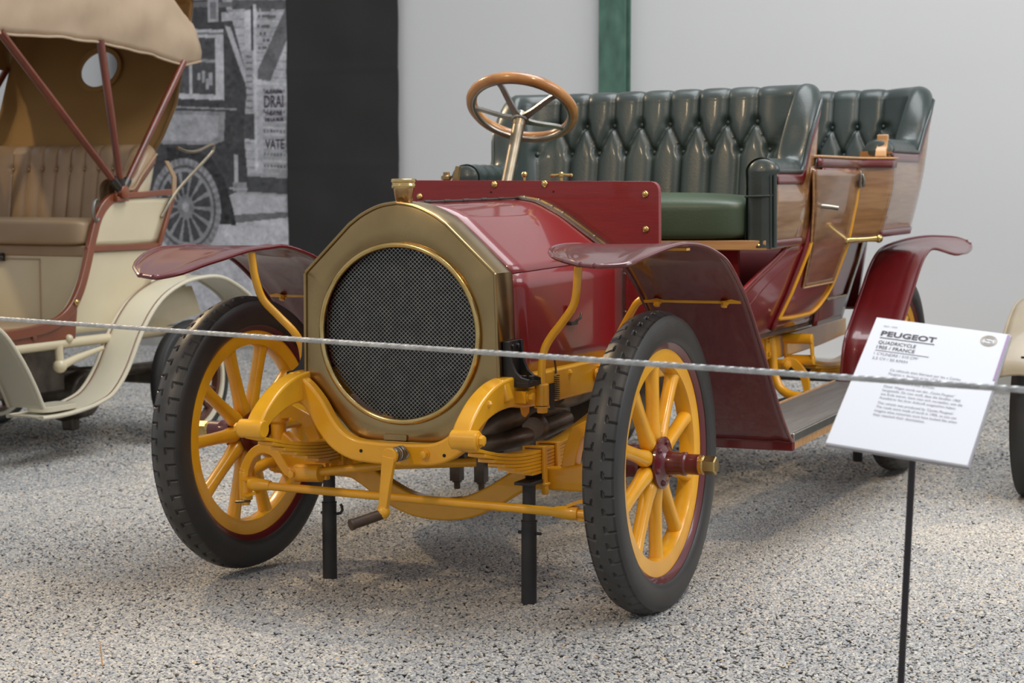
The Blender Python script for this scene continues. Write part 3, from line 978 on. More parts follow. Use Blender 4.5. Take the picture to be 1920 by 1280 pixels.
# front axle
axp = crv([(-0.50, 0.345), (-0.44, 0.327), (-0.36, 0.318), (-0.27, 0.316), (-0.225, 0.298), (-0.16, 0.258), (-0.085, 0.226), (0.0, 0.216), (0.085, 0.226), (0.16, 0.258), (0.225, 0.298), (0.27, 0.316), (0.36, 0.318), (0.44, 0.327), (0.50, 0.345)], 6)
hh = np.interp(np.abs(axp[:, 0]), [0, 0.36, 0.42, 0.5], [0.060, 0.060, 0.072, 0.125])
ax = obj('front_axle', MB().sweep([(x, 0.0, z) for x, z in axp], (0, 1, 0), 0.036, hh), 'yellow', car, bevel=0.006, seg=3, angle=50)
for sx in (1, -1):
    k = MB().lathe([(0.024, -0.085), (0.030, -0.080), (0.030, -0.055), (0.022, -0.05), (0.022, 0.05), (0.030, 0.055), (0.030, 0.080), (0.024, 0.085)], (sx * 0.505, 0.0, 0.375), (0, 0, 1), 18)
    k.tube([(sx * 0.505, 0, 0.375), (sx * 0.62, 0, 0.375)], 0.022, 14)
    k.sweep([(sx * 0.505, 0.0, 0.455), (sx * 0.45, 0.0, 0.462), (sx * 0.405, 0.005, 0.44), (sx * 0.385, 0.01, 0.39), (sx * 0.375, 0.01, 0.335)], (0, 1, 0), 0.04, 0.038)
    obj('steering_knuckle', k, 'yellow', ax, bevel=0.003)
    if sx > 0:
        continue
    arm = crv([(0.507, -0.165, 0.285), (0.500, -0.165, 0.325), (0.478, -0.165, 0.362), (0.445, -0.165, 0.380), (0.408, -0.165, 0.372), (0.385, -0.165, 0.345), (0.365, -0.165, 0.322), (0.335, -0.165, 0.315), (0.318, -0.165, 0.320)], 5)
    a_ = MB().sweep([(sx * p[0], p[1], p[2]) for p in arm], (0, 1, 0), 0.03, 0.026)
    a_.tube([(sx * 0.50, -0.15, 0.31), (sx * 0.51, -0.06, 0.32), (sx * 0.505, 0.0, 0.315)], 0.016, 10)
    a_.lathe([(0.018, -0.04), (0.018, 0.04)], (sx * 0.507, -0.165, 0.275), (0, 0, 1), 16)
    obj('steering_arm', a_, 'yellow', ax, bevel=0.003)
dl = MB().lathe([(0.0, 0), (0.024, 0), (0.024, 0.075), (0.0, 0.075)], (-0.345, -0.165, 0.318), (1, 0.02, 0.04), 18)
dl.tube([(-0.30, -0.165, 0.32), (-0.10, -0.12, 0.345), (0.12, -0.02, 0.35)], 0.012, 10)
dl.bolt((-0.345, -0.185, 0.318), (0, -1, 0), 0.011, 0.012)
obj('drag_link', dl, 'yellow', ax)
tr = MB().tube([(-0.455, -0.185, 0.282), (-0.44, -0.185, 0.2815), (0.44, -0.185, 0.266), (0.50, -0.185, 0.265)], 0.0115, 12)
for sx in (-1, 1):
    tr.lathe([(0.017, -0.015), (0.019, 0), (0.016, 0.03), (0.013, 0.05)], (sx * 0.465, -0.185, 0.283 if sx < 0 else 0.266), (-sx, 0, 0), 12)
    for dz in (-0.022, 0.022):
        tr.sweep([(sx * 0.455, -0.185, 0.274 + dz * 0.5), (sx * 0.485, -0.178, 0.274 + dz), (sx * 0.515, -0.168, 0.274 + dz)], (0, 1, 0), 0.026, 0.008)
    tr.lathe([(0.011, -0.05), (0.011, 0.042), (0.014, 0.044), (0.014, 0.052)], (sx * 0.507, -0.168, 0.272), (0, 0, 1), 14)
obj('tie_rod', tr, 'yellow', car)
tag(obj('cotter_pin', MB().tube([(-0.525, -0.19, 0.232), (-0.50, -0.19, 0.235), (-0.48, -0.185, 0.236)], 0.003, 6), 'darksteel', car), 'small dark pin through the tie rod fork')

# starting crank
cr_ = MB().tube([(0.028, -0.318, 0.404), (0.028, -0.23, 0.404)], 0.012, 14)
cr_.lathe([(0.022, 0), (0.022, 0.012)], (0.028, -0.327, 0.404), (0, 1, 0), 20)
cr_.sweep([(0.028, -0.322, 0.404), (0.018, -0.322, 0.34), (0.008, -0.322, 0.27)], (0, 1, 0), 0.016, [0.036, 0.028, 0.024])
cr_.ball((0.007, -0.322, 0.262), 0.018, 12)
crank = obj('starting_crank', cr_, 'yellow', car, bevel=0.002)
hd = MB().tube([(0.004, -0.325, 0.257), (-0.02, -0.36, 0.248), (-0.042, -0.39, 0.240)], 0.0135, 14)
hd.lathe([(0.0135, 0), (0.0150, 0.003), (0.0150, 0.010), (0.010, 0.012), (0, 0.012)], (-0.040, -0.387, 0.2405), (-0.55, -0.8, -0.2), 14)
tag(obj('crank_handle', hd, 'handlewood', crank), 'worn dark wooden crank handle')
spg = [(0.028 + 0.0165 * math.cos(t), -0.308 + 0.0058 * t / (2 * PI) * 2, 0.404 + 0.0165 * math.sin(t)) for t in np.linspace(0, 2 * PI * 5, 90)]
obj('coil_spring', MB().tube(spg, 0.0028, 6), 'steel', crank)

# bonnet holding spring on the near rail
hk = MB().tube([(0.313, 0.058, 0.628), (0.316, 0.060, 0.60), (0.316, 0.062, 0.583)], 0.0028, 6)
hk.tube([(0.316 + 0.008 * math.cos(t), 0.064 + 0.008 * math.sin(t), 0.578 - 0.062 * t / (2 * PI * 11)) for t in np.linspace(0, 2 * PI * 11, 140)], 0.0017, 5)
hk.box((0.314, 0.036, 0.525), (0.006, 0.026, 0.07))
obj('spring_hook', hk, 'darksteel', car)

# ---------------------------------------------------------------- engine and gear under the bonnet
eng = MB()
eng.lathe([(0.0, -0.17), (0.085, -0.17), (0.10, -0.15), (0.10, 0.10), (0.085, 0.13), (0, 0.13)], (0.02, 0.30, 0.43), (0, 1, 0), 28)
eng.lathe([(0.0, -0.04), (0.20, -0.04), (0.215, -0.02), (0.215, 0.03), (0.20, 0.05), (0.0, 0.05)], (0.03, 0.62, 0.44), (0, 1, 0), 40)
eng.lathe([(0.0, 0), (0.075, 0), (0.075, 0.2), (0, 0.2)], (0.02, 0.28, 0.45), (0, 0, 1), 24)
eng.box((0.02, 0.30, 0.345), (0.15, 0.20, 0.09))
for x in (-0.03, 0.045):
    eng.box((x, 0.16, 0.30), (0.03, 0.03, 0.07))
    eng.bolt((x, 0.16, 0.266), (0, 0, -1), 0.010, 0.022)
for k in range(6):
    eng.lathe([(0.078, 0), (0.095, 0.002), (0.095, 0.006), (0.078, 0.008)], (0.02, 0.28, 0.50 + k * 0.022), (0, 0, 1), 24)
for k in range(8):
    a = k * PI / 4
    eng.bolt((0.02 + 0.088 * math.cos(a), 0.13, 0.43 + 0.088 * math.sin(a)), (0, -1, 0), 0.008, 0.012)
eng.lathe([(0.0, 0), (0.05, 0), (0.058, 0.01), (0.058, 0.05), (0.04, 0.07), (0, 0.07)], (0.10, 0.10, 0.47), (0.3, -1, 0), 20)
eng.lathe([(0.0, 0), (0.04, 0), (0.045, 0.01), (0.045, 0.10), (0.03, 0.12), (0, 0.12)], (0.17, 0.20, 0.42), (0.6, -1, 0.1), 20)
eo = tag(obj('engine', eng, 'engine', car, bevel=0.004), 'dark oily engine and flywheel under the bonnet')
pp = MB()
pp.tube([tuple(p) for p in crv([(0.10, 0.02, 0.42), (0.17, 0.06, 0.46), (0.20, 0.16, 0.475), (0.20, 0.32, 0.46), (0.16, 0.42, 0.42)], 6)], 0.036, 14)
pp.tube([tuple(p) for p in crv([(0.02, -0.02, 0.40), (0.12, 0.00, 0.395), (0.21, 0.10, 0.41), (0.24, 0.30, 0.43)], 6)], 0.026, 12)
pp.tube([tuple(p) for p in crv([(0.24, 0.20, 0.52), (0.22, 0.35, 0.50), (0.20, 0.55, 0.50)], 6)], 0.045, 14)
obj('exhaust_pipe', pp, 'engine', eo)
gb = MB().box((0.0, 1.15, 0.40), (0.30, 0.45, 0.20)).lathe([(0.0, 0), (0.06, 0), (0.06, 1.2), (0, 1.2)], (0.0, 1.35, 0.36), (0, 1, 0), 20)
obj('gear_box', gb, 'engine', car, bevel=0.01)
ra = MB().tube([(-0.60, L_REAR, 0.322), (0.60, L_REAR, 0.318)], 0.034, 14)
ra.lathe([(0.04, -0.1), (0.13, -0.05), (0.15, 0), (0.13, 0.05), (0.04, 0.1)], (0, L_REAR, 0.33), (1, 0, 0), 24)
obj('rear_axle', ra, 'engine', car)
for sx in (1, -1):
    s = None
    for k in range(5):
        f = 1 - k * 0.14
        ys_ = np.linspace(-0.55 * f, 0.55 * f, 15)
        leaf = MB().sweep([(sx * 0.375, L_REAR + y, 0.372 + 0.20 * y * y - k * 0.0098) for y in ys_], (1, 0, 0), 0.046, 0.0086)
        if s is None:
            s = obj('rear_leaf_spring', leaf, 'yellow', car)
        else:
            obj('leaf', leaf, 'yellow', s)
    sh = MB()
    yb = L_REAR - 0.56
    for zz in (0.425, 0.505):
        sh.lathe([(0.019, -0.055), (0.019, 0.055)], (sx * 0.375, yb + (0.01 if zz < 0.45 else -0.015), zz), (1, 0, 0), 16)
    for dx in (-0.05, 0.05):
        sh.sweep([(sx * 0.375 + dx, yb + 0.01, 0.415), (sx * 0.375 + dx, yb - 0.015, 0.515)], (1, 0, 0), 0.008, 0.03)
    obj('spring_shackle', sh, 'yellow', s, bevel=0.002)
    hg = crv([(0.318, 1.99, 0.520), (0.325, 1.99, 0.46), (0.330, 1.99, 0.40), (0.345, 1.985, 0.355), (0.370, 1.98, 0.328), (0.42, 1.975, 0.312), (0.56, 1.97, 0.308)], 6)
    h = MB().tube([(sx * p[0], p[1], p[2]) for p in hg], 0.0165, 12)
    h.box((sx * 0.316, 1.97, 0.49), (0.012, 0.09, 0.085))
    for z in (0.515, 0.465):
        h.bolt((sx * 0.321, 1.945, z), (sx, 0, 0), 0.010, 0.010)
    tag(obj('step_hanger', h, 'yellow', car, bevel=0.001), 'yellow hanger tube under the running board')
lev = crv([(0.33, 2.12, 0.415), (0.345, 2.13, 0.425), (0.37, 2.15, 0.405), (0.395, 2.165, 0.36), (0.405, 2.165, 0.305)], 6)
lv = MB().sweep([tuple(p) for p in lev], (0, 1, 0), 0.022, [0.02 + 0.012 * math.sin(i / (len(lev) - 1) * PI) for i in range(len(lev))])
lv.tube([(0.05, 2.11, 0.405), (0.345, 2.12, 0.41)], 0.02, 12)
lv.bolt((0.345, 2.10, 0.415), (0.3, -1, 0), 0.014, 0.014)
obj('brake_lever', lv, 'yellow', car, bevel=0.003)
for z, y in ((0.41, 1.75), (0.345, 1.70)):
    obj('cross_tube', MB().tube([(-0.30, y, z), (0.30, y, z)], 0.022, 12), 'yellow', car)
obj('brake_rod', MB().tube([(0.31, 1.0, 0.30), (0.33, 2.4, 0.275)], 0.008, 8), 'black', car)

# ================================================================== coachwork of the red car
def tuft_field(S, Z, sp, vup, vlow, nup, A, smax, shift=0.0):
    """buttoned upholstery: height over a surface with coordinates S (sideways) and Z (up)"""
    d = np.full(S.shape, 9.0)

    def seg(a, b):
        nonlocal d
        ax_, az = a
        bx, bz = b
        vx, vz = bx - ax_, bz - az
        t = np.clip(((S - ax_) * vx + (Z - az) * vz) / (vx * vx + vz * vz), 0, 1)
        d = np.minimum(d, np.hypot(S - ax_ - t * vx, Z - az - t * vz))
    up = [(k + 0.5) * sp + shift for k in range(-nup - 1, nup + 1)]
    lo = [k * sp + shift for k in range(-nup, nup + 1)]
    for x in up:
        seg((x, vup), (x, vup + 1))
        seg((x, vup), (x - sp / 2, vlow))
        seg((x, vup), (x + sp / 2, vlow))
    for x in lo:
        if abs(x) < smax:
            seg((x, vlow), (x, vlow - 1))
    R = sp * 0.5
    q = 1 - np.clip(d / R, 0, 1)
    h = np.sqrt(np.clip(1 - q ** 3.0, 0, 1))
    # deep dimples at the buttons
    for pts, v in ((up, vup), (lo, vlow)):
        for x in pts:
            if abs(x) < smax:
                h -= 0.75 * np.exp(-((S - x) ** 2 + (Z - v) ** 2) / (2 * 0.011 ** 2))
    fade = 1 - smooth01((np.abs(S) - smax + 0.03) / 0.05)
    return A * (h * fade + 0.75 * (1 - fade)), [(x, vup) for x in up if abs(x) < smax], [(x, vlow) for x in lo if abs(x) < smax]


def tub_seat(parent, name, hw, y0, ya, cr, zb, zt, za, recl, rr, zbot, dbot, sp, vup, vlow, nup, smax, mat, woodmat, label, front_z=None, trim='fender', field=tuft_field, fronts=True, shift=0.0):
    S1 = hw - cr
    S2 = S1 + cr * PI / 2
    S3 = S2 + (y0 - cr - ya)

    def path(s):
        a, sg = abs(s), (1 if s >= 0 else -1)
        if a <= S1:
            return a * sg, y0, 0.0, 1.0
        if a <= S2:
            f = (a - S1) / cr
            return sg * (S1 + cr * math.sin(f)), y0 - cr + cr * math.cos(f), sg * math.sin(f), math.cos(f)
        return sg * hw, y0 - cr - (a - S2), sg * 1.0, 0.0

    def top(s):
        return za + (zt - za) * (1 - float(smooth01((abs(s) - (S1 + 0.55 * (S2 - S1))) / (S2 + 0.06 - S1 - 0.55 * (S2 - S1)))))

    def wt(s):
        return 1 - 0.85 * float(smooth01((abs(s) - S1) / (S2 - S1 + 0.05)))

    ss = np.concatenate([np.linspace(-S3, -S1, 56)[:-1], np.linspace(-S1, S1, int(2 * S1 / sp * 22)), np.linspace(S1, S3, 56)[1:]])
    nv, nr = 70, 26
    Sg, Zg, base, nrm, par = [], [], [], [], []
    for s in ss:
        x, y, nx, ny = path(float(s))
        t_, w_ = top(float(s)), wt(float(s))
        zr = t_ - rr
        for k in range(nv):
            z = zb + (zr - zb) * k / (nv - 1)
            off = recl * w_ * (z - zb) / (zt - zb)
            Sg.append(s)
            Zg.append(z)
            base.append((x + nx * off, y + ny * off, z))
            nrm.append((-nx, -ny, 0.12))
        offt = recl * w_ * (zr - zb) / (zt - zb)
        for k in range(1, nr + 1):
            a = PI * k / nr * 1.08
            dx = offt + rr - rr * math.cos(a)
            dz = rr * math.sin(a)
            Sg.append(s)
            Zg.append(zr + rr * a * (1.0))
            base.append((x + nx * dx, y + ny * dx, zr + dz))
            nrm.append((-nx * math.cos(a), -ny * math.cos(a), math.sin(a)))
    n = nv + nr
    Sg, Zg, base, nrm = np.array(Sg), np.array(Zg), np.array(base), np.array(nrm)
    h, ub, lb = field(Sg, Zg, sp, vup, vlow, nup, 0.024, smax, shift)
    # soft gathers over the arms
    arm = smooth01((np.abs(Sg) - S2) / 0.06)
    h = h + arm * 0.0035 * np.sin((np.abs(Sg) - S2) * 95) * smooth01((Zg - za + 0.09) / 0.06)
    k = np.tile(np.concatenate([np.ones(nv), 0.30 + 0.70 * (1 - np.clip(np.linspace(0, 1, nr) * 2.2, 0, 1)) ** 1.2 - 0.30 * np.linspace(0, 1, nr) ** 2]), len(ss))
    P = (base + nrm * (h * k)[:, None]).reshape(len(ss), n, 3)
    seat = tag(obj(name, MB().grid(P), mat, parent, angle=80), label)
    # buttons
    bmesh_ = None
    for (sx, vz) in ub + lb:
        i = int(np.argmin(np.abs(ss - sx)))
        j = int(np.argmin(np.abs(P[i, :nv, 2] - vz)))
        p = P[i, j]
        if bmesh_ is None:
            bmesh_ = obj('button', MB().ball((0, 0, 0), 0.0092, 10, (1, 0.8, 1)), mat, seat)
            o = bmesh_
        else:
            o = bmesh_.copy()
            COL.objects.link(o)
        x, y, nx, ny = path(float(sx))
        o.location = (p[0] - nx * 0.006, p[1] - ny * 0.006, p[2])
    # rounded fronts of the arms
    fz = zbot + 0.004 if front_z is None else front_z
    for sg in ((1, -1) if fronts else ()):
        prof = []
        for z in np.linspace(fz, za - rr, 14):
            prof.append((hw - 0.012, z))
        w2 = recl * wt(S3) * (za - rr - zb) / (zt - zb)
        for a in np.linspace(0, PI, 15)[1:]:
            prof.append((hw + rr + w2 * 0.5 - (rr + 0.012 + w2 * 0.5) * math.cos(a), za - rr + (rr + 0.006) * math.sin(a)))
        for z in np.linspace(za - rr, fz, 14)[1:]:
            prof.append((hw + 2 * rr + w2, z))
        prof = np.array(prof)
        xc = hw + rr + w2 * 0.5
        rows = []
        for t in np.linspace(0, 1, 8):
            c_ = math.cos(t * PI / 2)
            zz = np.where(prof[:, 1] > za - rr, za - rr + (prof[:, 1] - za + rr) * c_, prof[:, 1])
            wr = 1 + 0.05 * np.sin(zz * 160) * (t > 0.1) * (t < 0.9)
            rows.append([(sg * (xc + (p[0] - xc) * c_), ya - 0.028 * math.sin(t * PI / 2) * w_ + 0.012, z) for p, z, w_ in zip(prof, zz, wr)])
        af = obj('arm_front', MB().grid(np.array(rows)), mat, seat, angle=60)
        pp = [(sg * (hw + 2 * rr + w2 + 0.001), ya - 0.008, z) for z in np.linspace(fz, za - rr - 0.01, 8)]
        obj('piping', MB().tube(pp, 0.006, 8), mat, seat)
        obj('piping', MB().tube([(p[0] - sg * 0.012, p[1] - 0.004, p[2]) for p in pp], 0.004, 8), mat, seat)
        if front_z is not None:
            continue
        bp = [(sg * (hw - 0.014), ya - 0.008, zbot + 0.165), (sg * xc, ya - 0.022, zbot + 0.166), (sg * (hw + 2 * rr), ya - 0.008, zbot + 0.167)]
        obj('strap', MB().tube(bp, 0.004, 8), mat, seat)

    # wooden shell outside
    def outer(s, u, extra=0.0, z0=None, z1=None):
        x, y, nx, ny = path(float(s))
        t_, w_ = top(float(s)), wt(float(s))
        zr = t_ - rr - 0.004
        offt = recl * w_ * (t_ - rr - zb) / (zt - zb) + 2 * rr
        f = (zr - zbot) / (zt - rr - zbot)
        z = zr + (zbot - zr) * u if z0 is None else z0 * (1 - u) + z1 * u
        q = (z - zbot) / max(1e-6, (zr - zbot))
        bulge = 0.016 * math.sin(min(1, max(0, q)) * PI)
        d = dbot + (offt - dbot) * q + bulge + extra
        return (x + nx * d, y + ny * d, z)
    s2 = np.concatenate([np.linspace(-S3, -S1, 26)[:-1], np.linspace(-S1, S1, 14), np.linspace(S1, S3, 26)[1:]])
    sh = [[outer(s, u) for u in np.linspace(0, 1, 12)] for s in s2]
    shell = tag(obj(name + '_shell', MB().grid(np.array(sh)), woodmat, parent, angle=60, solid=0.012, offset=-1), 'varnished wooden panel around the seat')
    tt = [[outer(s, 0, 0.004, top(float(s)) - rr - 0.006 - 0.034 * u, top(float(s)) - rr - 0.006 - 0.034 * u) for u in (0, 0.33, 0.66, 1)] for s in s2]
    tag(obj('top_trim', MB().grid(np.array(tt)), trim, shell, solid=0.003), 'painted band')
    tb = [[outer(s, 0, 0.004, zbot + 0.026 * u, zbot + 0.026 * u) for u in (0, 0.5, 1)] for s in s2]
    tag(obj('bottom_trim', MB().grid(np.array(tb)), trim, shell, solid=0.003), 'painted band')
    pe = [outer(s, 0, 0.003, top(float(s)) - rr + 0.002, 0) for s in s2]
    pe = [outer(s, 0, 0.003, top(float(s)) - rr + 0.002, top(float(s)) - rr + 0.002) for s in s2]
    obj('edge_piping', MB().tube(pe, 0.0065, 8), mat, seat)
    return seat


def pillow(c, size, e=0.28, crown=0.02):
    us, vs_ = np.linspace(-PI, PI, 72, endpoint=False), np.linspace(-PI / 2, PI / 2, 28)
    sp_ = lambda t, k: np.sign(t) * np.abs(t) ** k
    g = []
    for u in us:
        row = []
        for v in vs_:
            x, y, z = sp_(np.cos(v), e) * sp_(np.cos(u), e), sp_(np.cos(v), e) * sp_(np.sin(u), e), sp_(np.sin(v), e)
            zz = z * size[2] / 2 + (crown * (1 - x * x) ** 0.5 * (1 - y * y) ** 0.5 if z > 0 else 0)
            row.append((c[0] + x * size[0] / 2, c[1] + y * size[1] / 2, c[2] + zz))
        g.append(row)
    return MB().grid(np.array(g), cu=True)


tub_seat(car, 'front_seat', 0.482, 1.655, 1.222, 0.085, 0.885, 1.403, 1.148, 0.105, 0.038, 0.868, 0.058, 0.1055, 1.288, 1.192, 4, 0.45, 'leather', 'wood',
         'buttoned black green leather bench back with rolled arms', shift=-0.023)
tag(obj('seat_cushion', pillow((0, 1.412, 0.956), (0.955, 0.44, 0.125), 0.26, 0.034), 'cushion', car), 'smooth green leather bench cushion')
sb = MB().box((0, 1.46, 0.872), (1.05, 0.48, 0.018))
sbo = obj('seat_board', sb, 'lightwood', car, bevel=0.002)
obj('front_board', MB().box((0, 1.214, 0.880), (1.075, 0.014, 0.030)), 'lightwood', sbo, bevel=0.002)
for sx in (1, -1):
    tag(obj('brass_nail', MB().ball((sx * 0.515, 1.206, 0.880), 0.006, 8), 'brassbright', sbo), 'brass nail head')
obj('heel_board', MB().box((0, 1.30, 0.71), (0.84, 0.02, 0.31)), 'red', car)
obj('foot_board', MB().box((0, 0.95, 0.585), (0.74, 0.72, 0.02)), 'handlewood', car)

tub_seat(car, 'rear_seat', 0.580, 2.95, 2.34, 0.10, 0.95, 1.452, 1.232, 0.12, 0.042, 0.872, 0.045, 0.107, 1.300, 1.190, 5, 0.58, 'leather', 'wood',
         'buttoned black green leather rear seat back', front_z=1.175)
obj('rear_cushion', pillow((0, 2.60, 0.98), (1.10, 0.40, 0.12), 0.25, 0.02), 'cushion', car)


def XB(z):
    return float(np.interp(z, [0.50, 0.55, 0.60, 0.70, 0.85, 1.0, 1.16], [0.355, 0.385, 0.410, 0.458, 0.520, 0.558, 0.588]))


def zpanel(zs, Ya, Yb, off, ny=10, sx=1, xf_=XB):
    g = []
    for z in zs:
        a, b = Ya(z), Yb(z)
        g.append([(sx * (xf_(z) + off), a + (b - a) * k / (ny - 1), z) for k in range(ny)])
    return MB().grid(np.array(g))


def lin(xs_, ys_):
    return lambda z: float(np.interp(z, xs_, ys_))


front_edge = lin([0.545, 0.60, 0.65, 0.70, 0.75, 0.80, 0.84, 0.87], [0.92, 0.97, 1.02, 1.09, 1.19, 1.32, 1.43, 1.48])
for sx in (1, -1):
    bs = zpanel(np.linspace(0.545, 0.872, 18), front_edge, lin([0.5, 0.9], [2.24, 2.24]), 0.0, 16, sx)
    bo = obj('body_side', bs, 'red', car, angle=60, solid=0.012, offset=0)
    ridge = [(sx * (XB(z) + 0.002), front_edge(z) + 0.24 - 0.12 * (z - 0.545), z) for z in np.linspace(0.56, 0.868, 14)]
    obj('side_moulding', MB().tube(ridge, 0.006, 8), 'red', bo)
    edge = [(sx * (XB(z)), front_edge(z), z) for z in np.linspace(0.545, 0.872, 16)]
    obj('front_moulding', MB().tube(edge, 0.008, 8), 'red', bo)
    # side door: red below, varnished wood above
    dr = zpanel(np.linspace(0.572, 1.125, 24), lin([0.5, 0.9, 1.2], [1.69, 1.66, 1.66]), lin([0.57, 0.62, 0.70, 0.86, 1.13], [2.13, 2.21, 2.25, 2.22, 2.18]), 0.012, 12, sx)
    door = obj('side_door', dr, 'red', bo, angle=60, solid=0.012, offset=0)
    wp = zpanel(np.linspace(0.712, 1.118, 20), lin([0.712, 0.86, 1.12], [1.815, 1.70, 1.52]), lin([0.712, 0.86, 1.12], [2.225, 2.185, 2.150]), 0.022, 12, sx)
    tag(obj('door_panel', wp, 'darkwood', door, angle=60, solid=0.006, offset=0), 'varnished dark oak door panel')
    fr_ = [(0.712, 1.815), (0.89, 1.735), (1.118, 1.70)]
    ln = [(sx * (XB(z) + 0.024), y, z) for z, y in zip(np.linspace(0.712, 1.118, 12), np.interp(np.linspace(0.712, 1.118, 12), [0.712, 0.86, 1.12], [1.815, 1.70, 1.52]))]
    l2 = [(sx * (XB(0.712) + 0.026), y, 0.712) for y in np.linspace(1.815, 2.225, 6)]
    l3 = [(sx * (XB(z) + 0.024), float(np.interp(z, [0.712, 0.86, 1.12], [2.225, 2.185, 2.150])), z) for z in np.linspace(0.712, 1.118, 12)]
    obj('panel_bead', MB().tube(ln[::-1] + l2 + l3, 0.0035, 6), 'lightwood', door)
    yl = crv([(1.695, 0.875), (1.695, 0.80), (1.695, 0.70), (1.690, 0.612)], 4)
    y2 = crv([(1.690, 0.612), (1.85, 0.605), (2.03, 0.603), (2.13, 0.608), (2.20, 0.64), (2.235, 0.70), (2.225, 0.80), (2.205, 0.90), (2.185, 1.0), (2.165, 1.115)], 5)
    for q in (yl, y2):
        tag(obj('yellow_line', MB().tube([(sx * (XB(z) + 0.022), y, z) for y, z in q], 0.0068, 8), 'yellow', door), 'yellow moulding line')
    hl = MB().tube([(sx * 0.545, 2.185, 0.865), (sx * 0.575, 2.20, 0.867), (sx * 0.61, 2.225, 0.868), (sx * 0.645, 2.25, 0.870)], [0.012, 0.009, 0.009, 0.012], 12)
    hl.ball((sx * 0.648, 2.252, 0.870), 0.016, 12).ball((sx * 0.545, 2.185, 0.865), 0.014, 12)
    tag(obj('door_handle', hl, 'brassbright', door), 'brass lever handle')
    lt = MB().box((sx * 0.603, 2.165, 1.085), (0.012, 0.032, 0.060)).tube([(sx * 0.610, 2.155, 1.105), (sx * 0.616, 2.160, 1.08), (sx * 0.610, 2.17, 1.06)], 0.006, 8)
    obj('door_latch', lt, 'steel', door, bevel=0.002)
    st = MB().tube([(sx * 0.545, 1.70, 1.000), (sx * 0.60, 1.715, 0.994), (sx * 0.635, 1.725, 0.988)], 0.008, 10)
    obj('door_stop', st, 'steel', door)
    # body behind the door, ledge above it
    g = []
    for z in np.linspace(0.872, 1.150, 14):
        xa = XB(z) + 0.010
        q = (z - 0.885) / 0.305
        xe = 0.580 + 0.045 + (0.100 - 0.045) * q + 0.016 * math.sin(min(1, max(0, q)) * PI)
        g.append([(sx * (xa + (xe - xa) * float(smooth01(t))), 2.16 + 0.22 * t, z) for t in np.linspace(0, 1, 10)])
    tag(obj('quarter_panel', MB().grid(np.array(g)), 'wood', bo, solid=0.010, offset=0, angle=60), 'varnished oak quarter panel')
    fe = MB().prism([(0.555, 1.158), (0.672, 1.158), (0.676, 1.19), (0.560, 1.19)], 'xz', 2.33, 2.35)
    obj('panel_end', fe if sx > 0 else fe.mirror(), 'wood', bo)
    fp = zpanel(np.linspace(0.872, 1.125, 12), lin([0.8, 1.2], [1.50, 1.58]), lin([0.8, 1.2], [1.70, 1.70]), 0.004, 8, sx)
    obj('front_panel', fp, 'darkwood', bo, solid=0.012, offset=0)
    lg = [[(sx * (XB(z) + 0.014 + 0.085 * float(smooth01((y - 2.14) / 0.22))), y, z) for y in np.linspace(1.60, 2.37, 16)] for z in (1.128, 1.142, 1.156)]
    tag(obj('top_band', MB().grid(np.array(lg)), 'fender', bo, solid=0.010), 'burgundy band under the ledge')
    obj('top_ledge', MB().grid(np.array([[(sx * (x0 + 0.085 * float(smooth01((y - 2.14) / 0.22)) * k), y, 1.162) for y in np.linspace(1.60, 2.37, 16)] for x0, k in ((0.525, 0), (0.608, 1))])), 'lightwood', bo, solid=0.008)
    br = crv([(2.395, 1.165), (2.405, 1.185), (2.420, 1.20), (2.430, 1.225), (2.43, 1.25)], 4)
    tag(obj('arm_bracket', MB().sweep([(sx * 0.640, y - 0.085, z) for y, z in br], (1, 0, 0), 0.04, 0.02), 'lightwood', bo, bevel=0.003), 'pale wooden bracket under the armrest')
    # lower body under the rear seat
    rl = zpanel(np.linspace(0.548, 0.888, 16), lin([0.5, 0.9], [2.20, 2.20]), lin([0.548, 0.70, 0.85, 0.89], [2.60, 2.73, 2.88, 2.93]), -0.012, 12, sx, lambda z: 0.43 + 0.10 * (z - 0.55))
    ro = obj('rear_body_side', rl, 'fender', car, angle=60, solid=0.012, offset=0)
    X_ = lambda z: 0.43 + 0.10 * (z - 0.55)
    bead = [(y, z) for y, z in ((2.30, 0.845), (2.78, 0.845), (2.72, 0.76), (2.60, 0.64), (2.30, 0.64))]
    bd = fillet(bead, 0.012, 3)
    tag(obj('panel_bead', MB().tube([(sx * (X_(z) - 0.002), y, z) for y, z in bd], 0.006, 8, closed=True), 'brass', ro), 'thin brass bead around the panel')
rb_ = MB().box((0, 2.90, 0.72), (0.86, 0.02, 0.34), Matrix.Rotation(-0.55, 3, 'X'))
obj('rear_body_back', rb_, 'fender', car)
obj('body_floor', MB().box((0, 1.95, 0.560), (0.80, 1.30, 0.02)), 'handlewood', car)
obj('rear_seat_base', MB().box((0, 2.62, 0.895), (1.15, 0.50, 0.02)), 'darkwood', car)

# ================================================================== jack stands under the red car
def ground_at(x, y):
    return float(gz(x, y) + lumps(x, y))


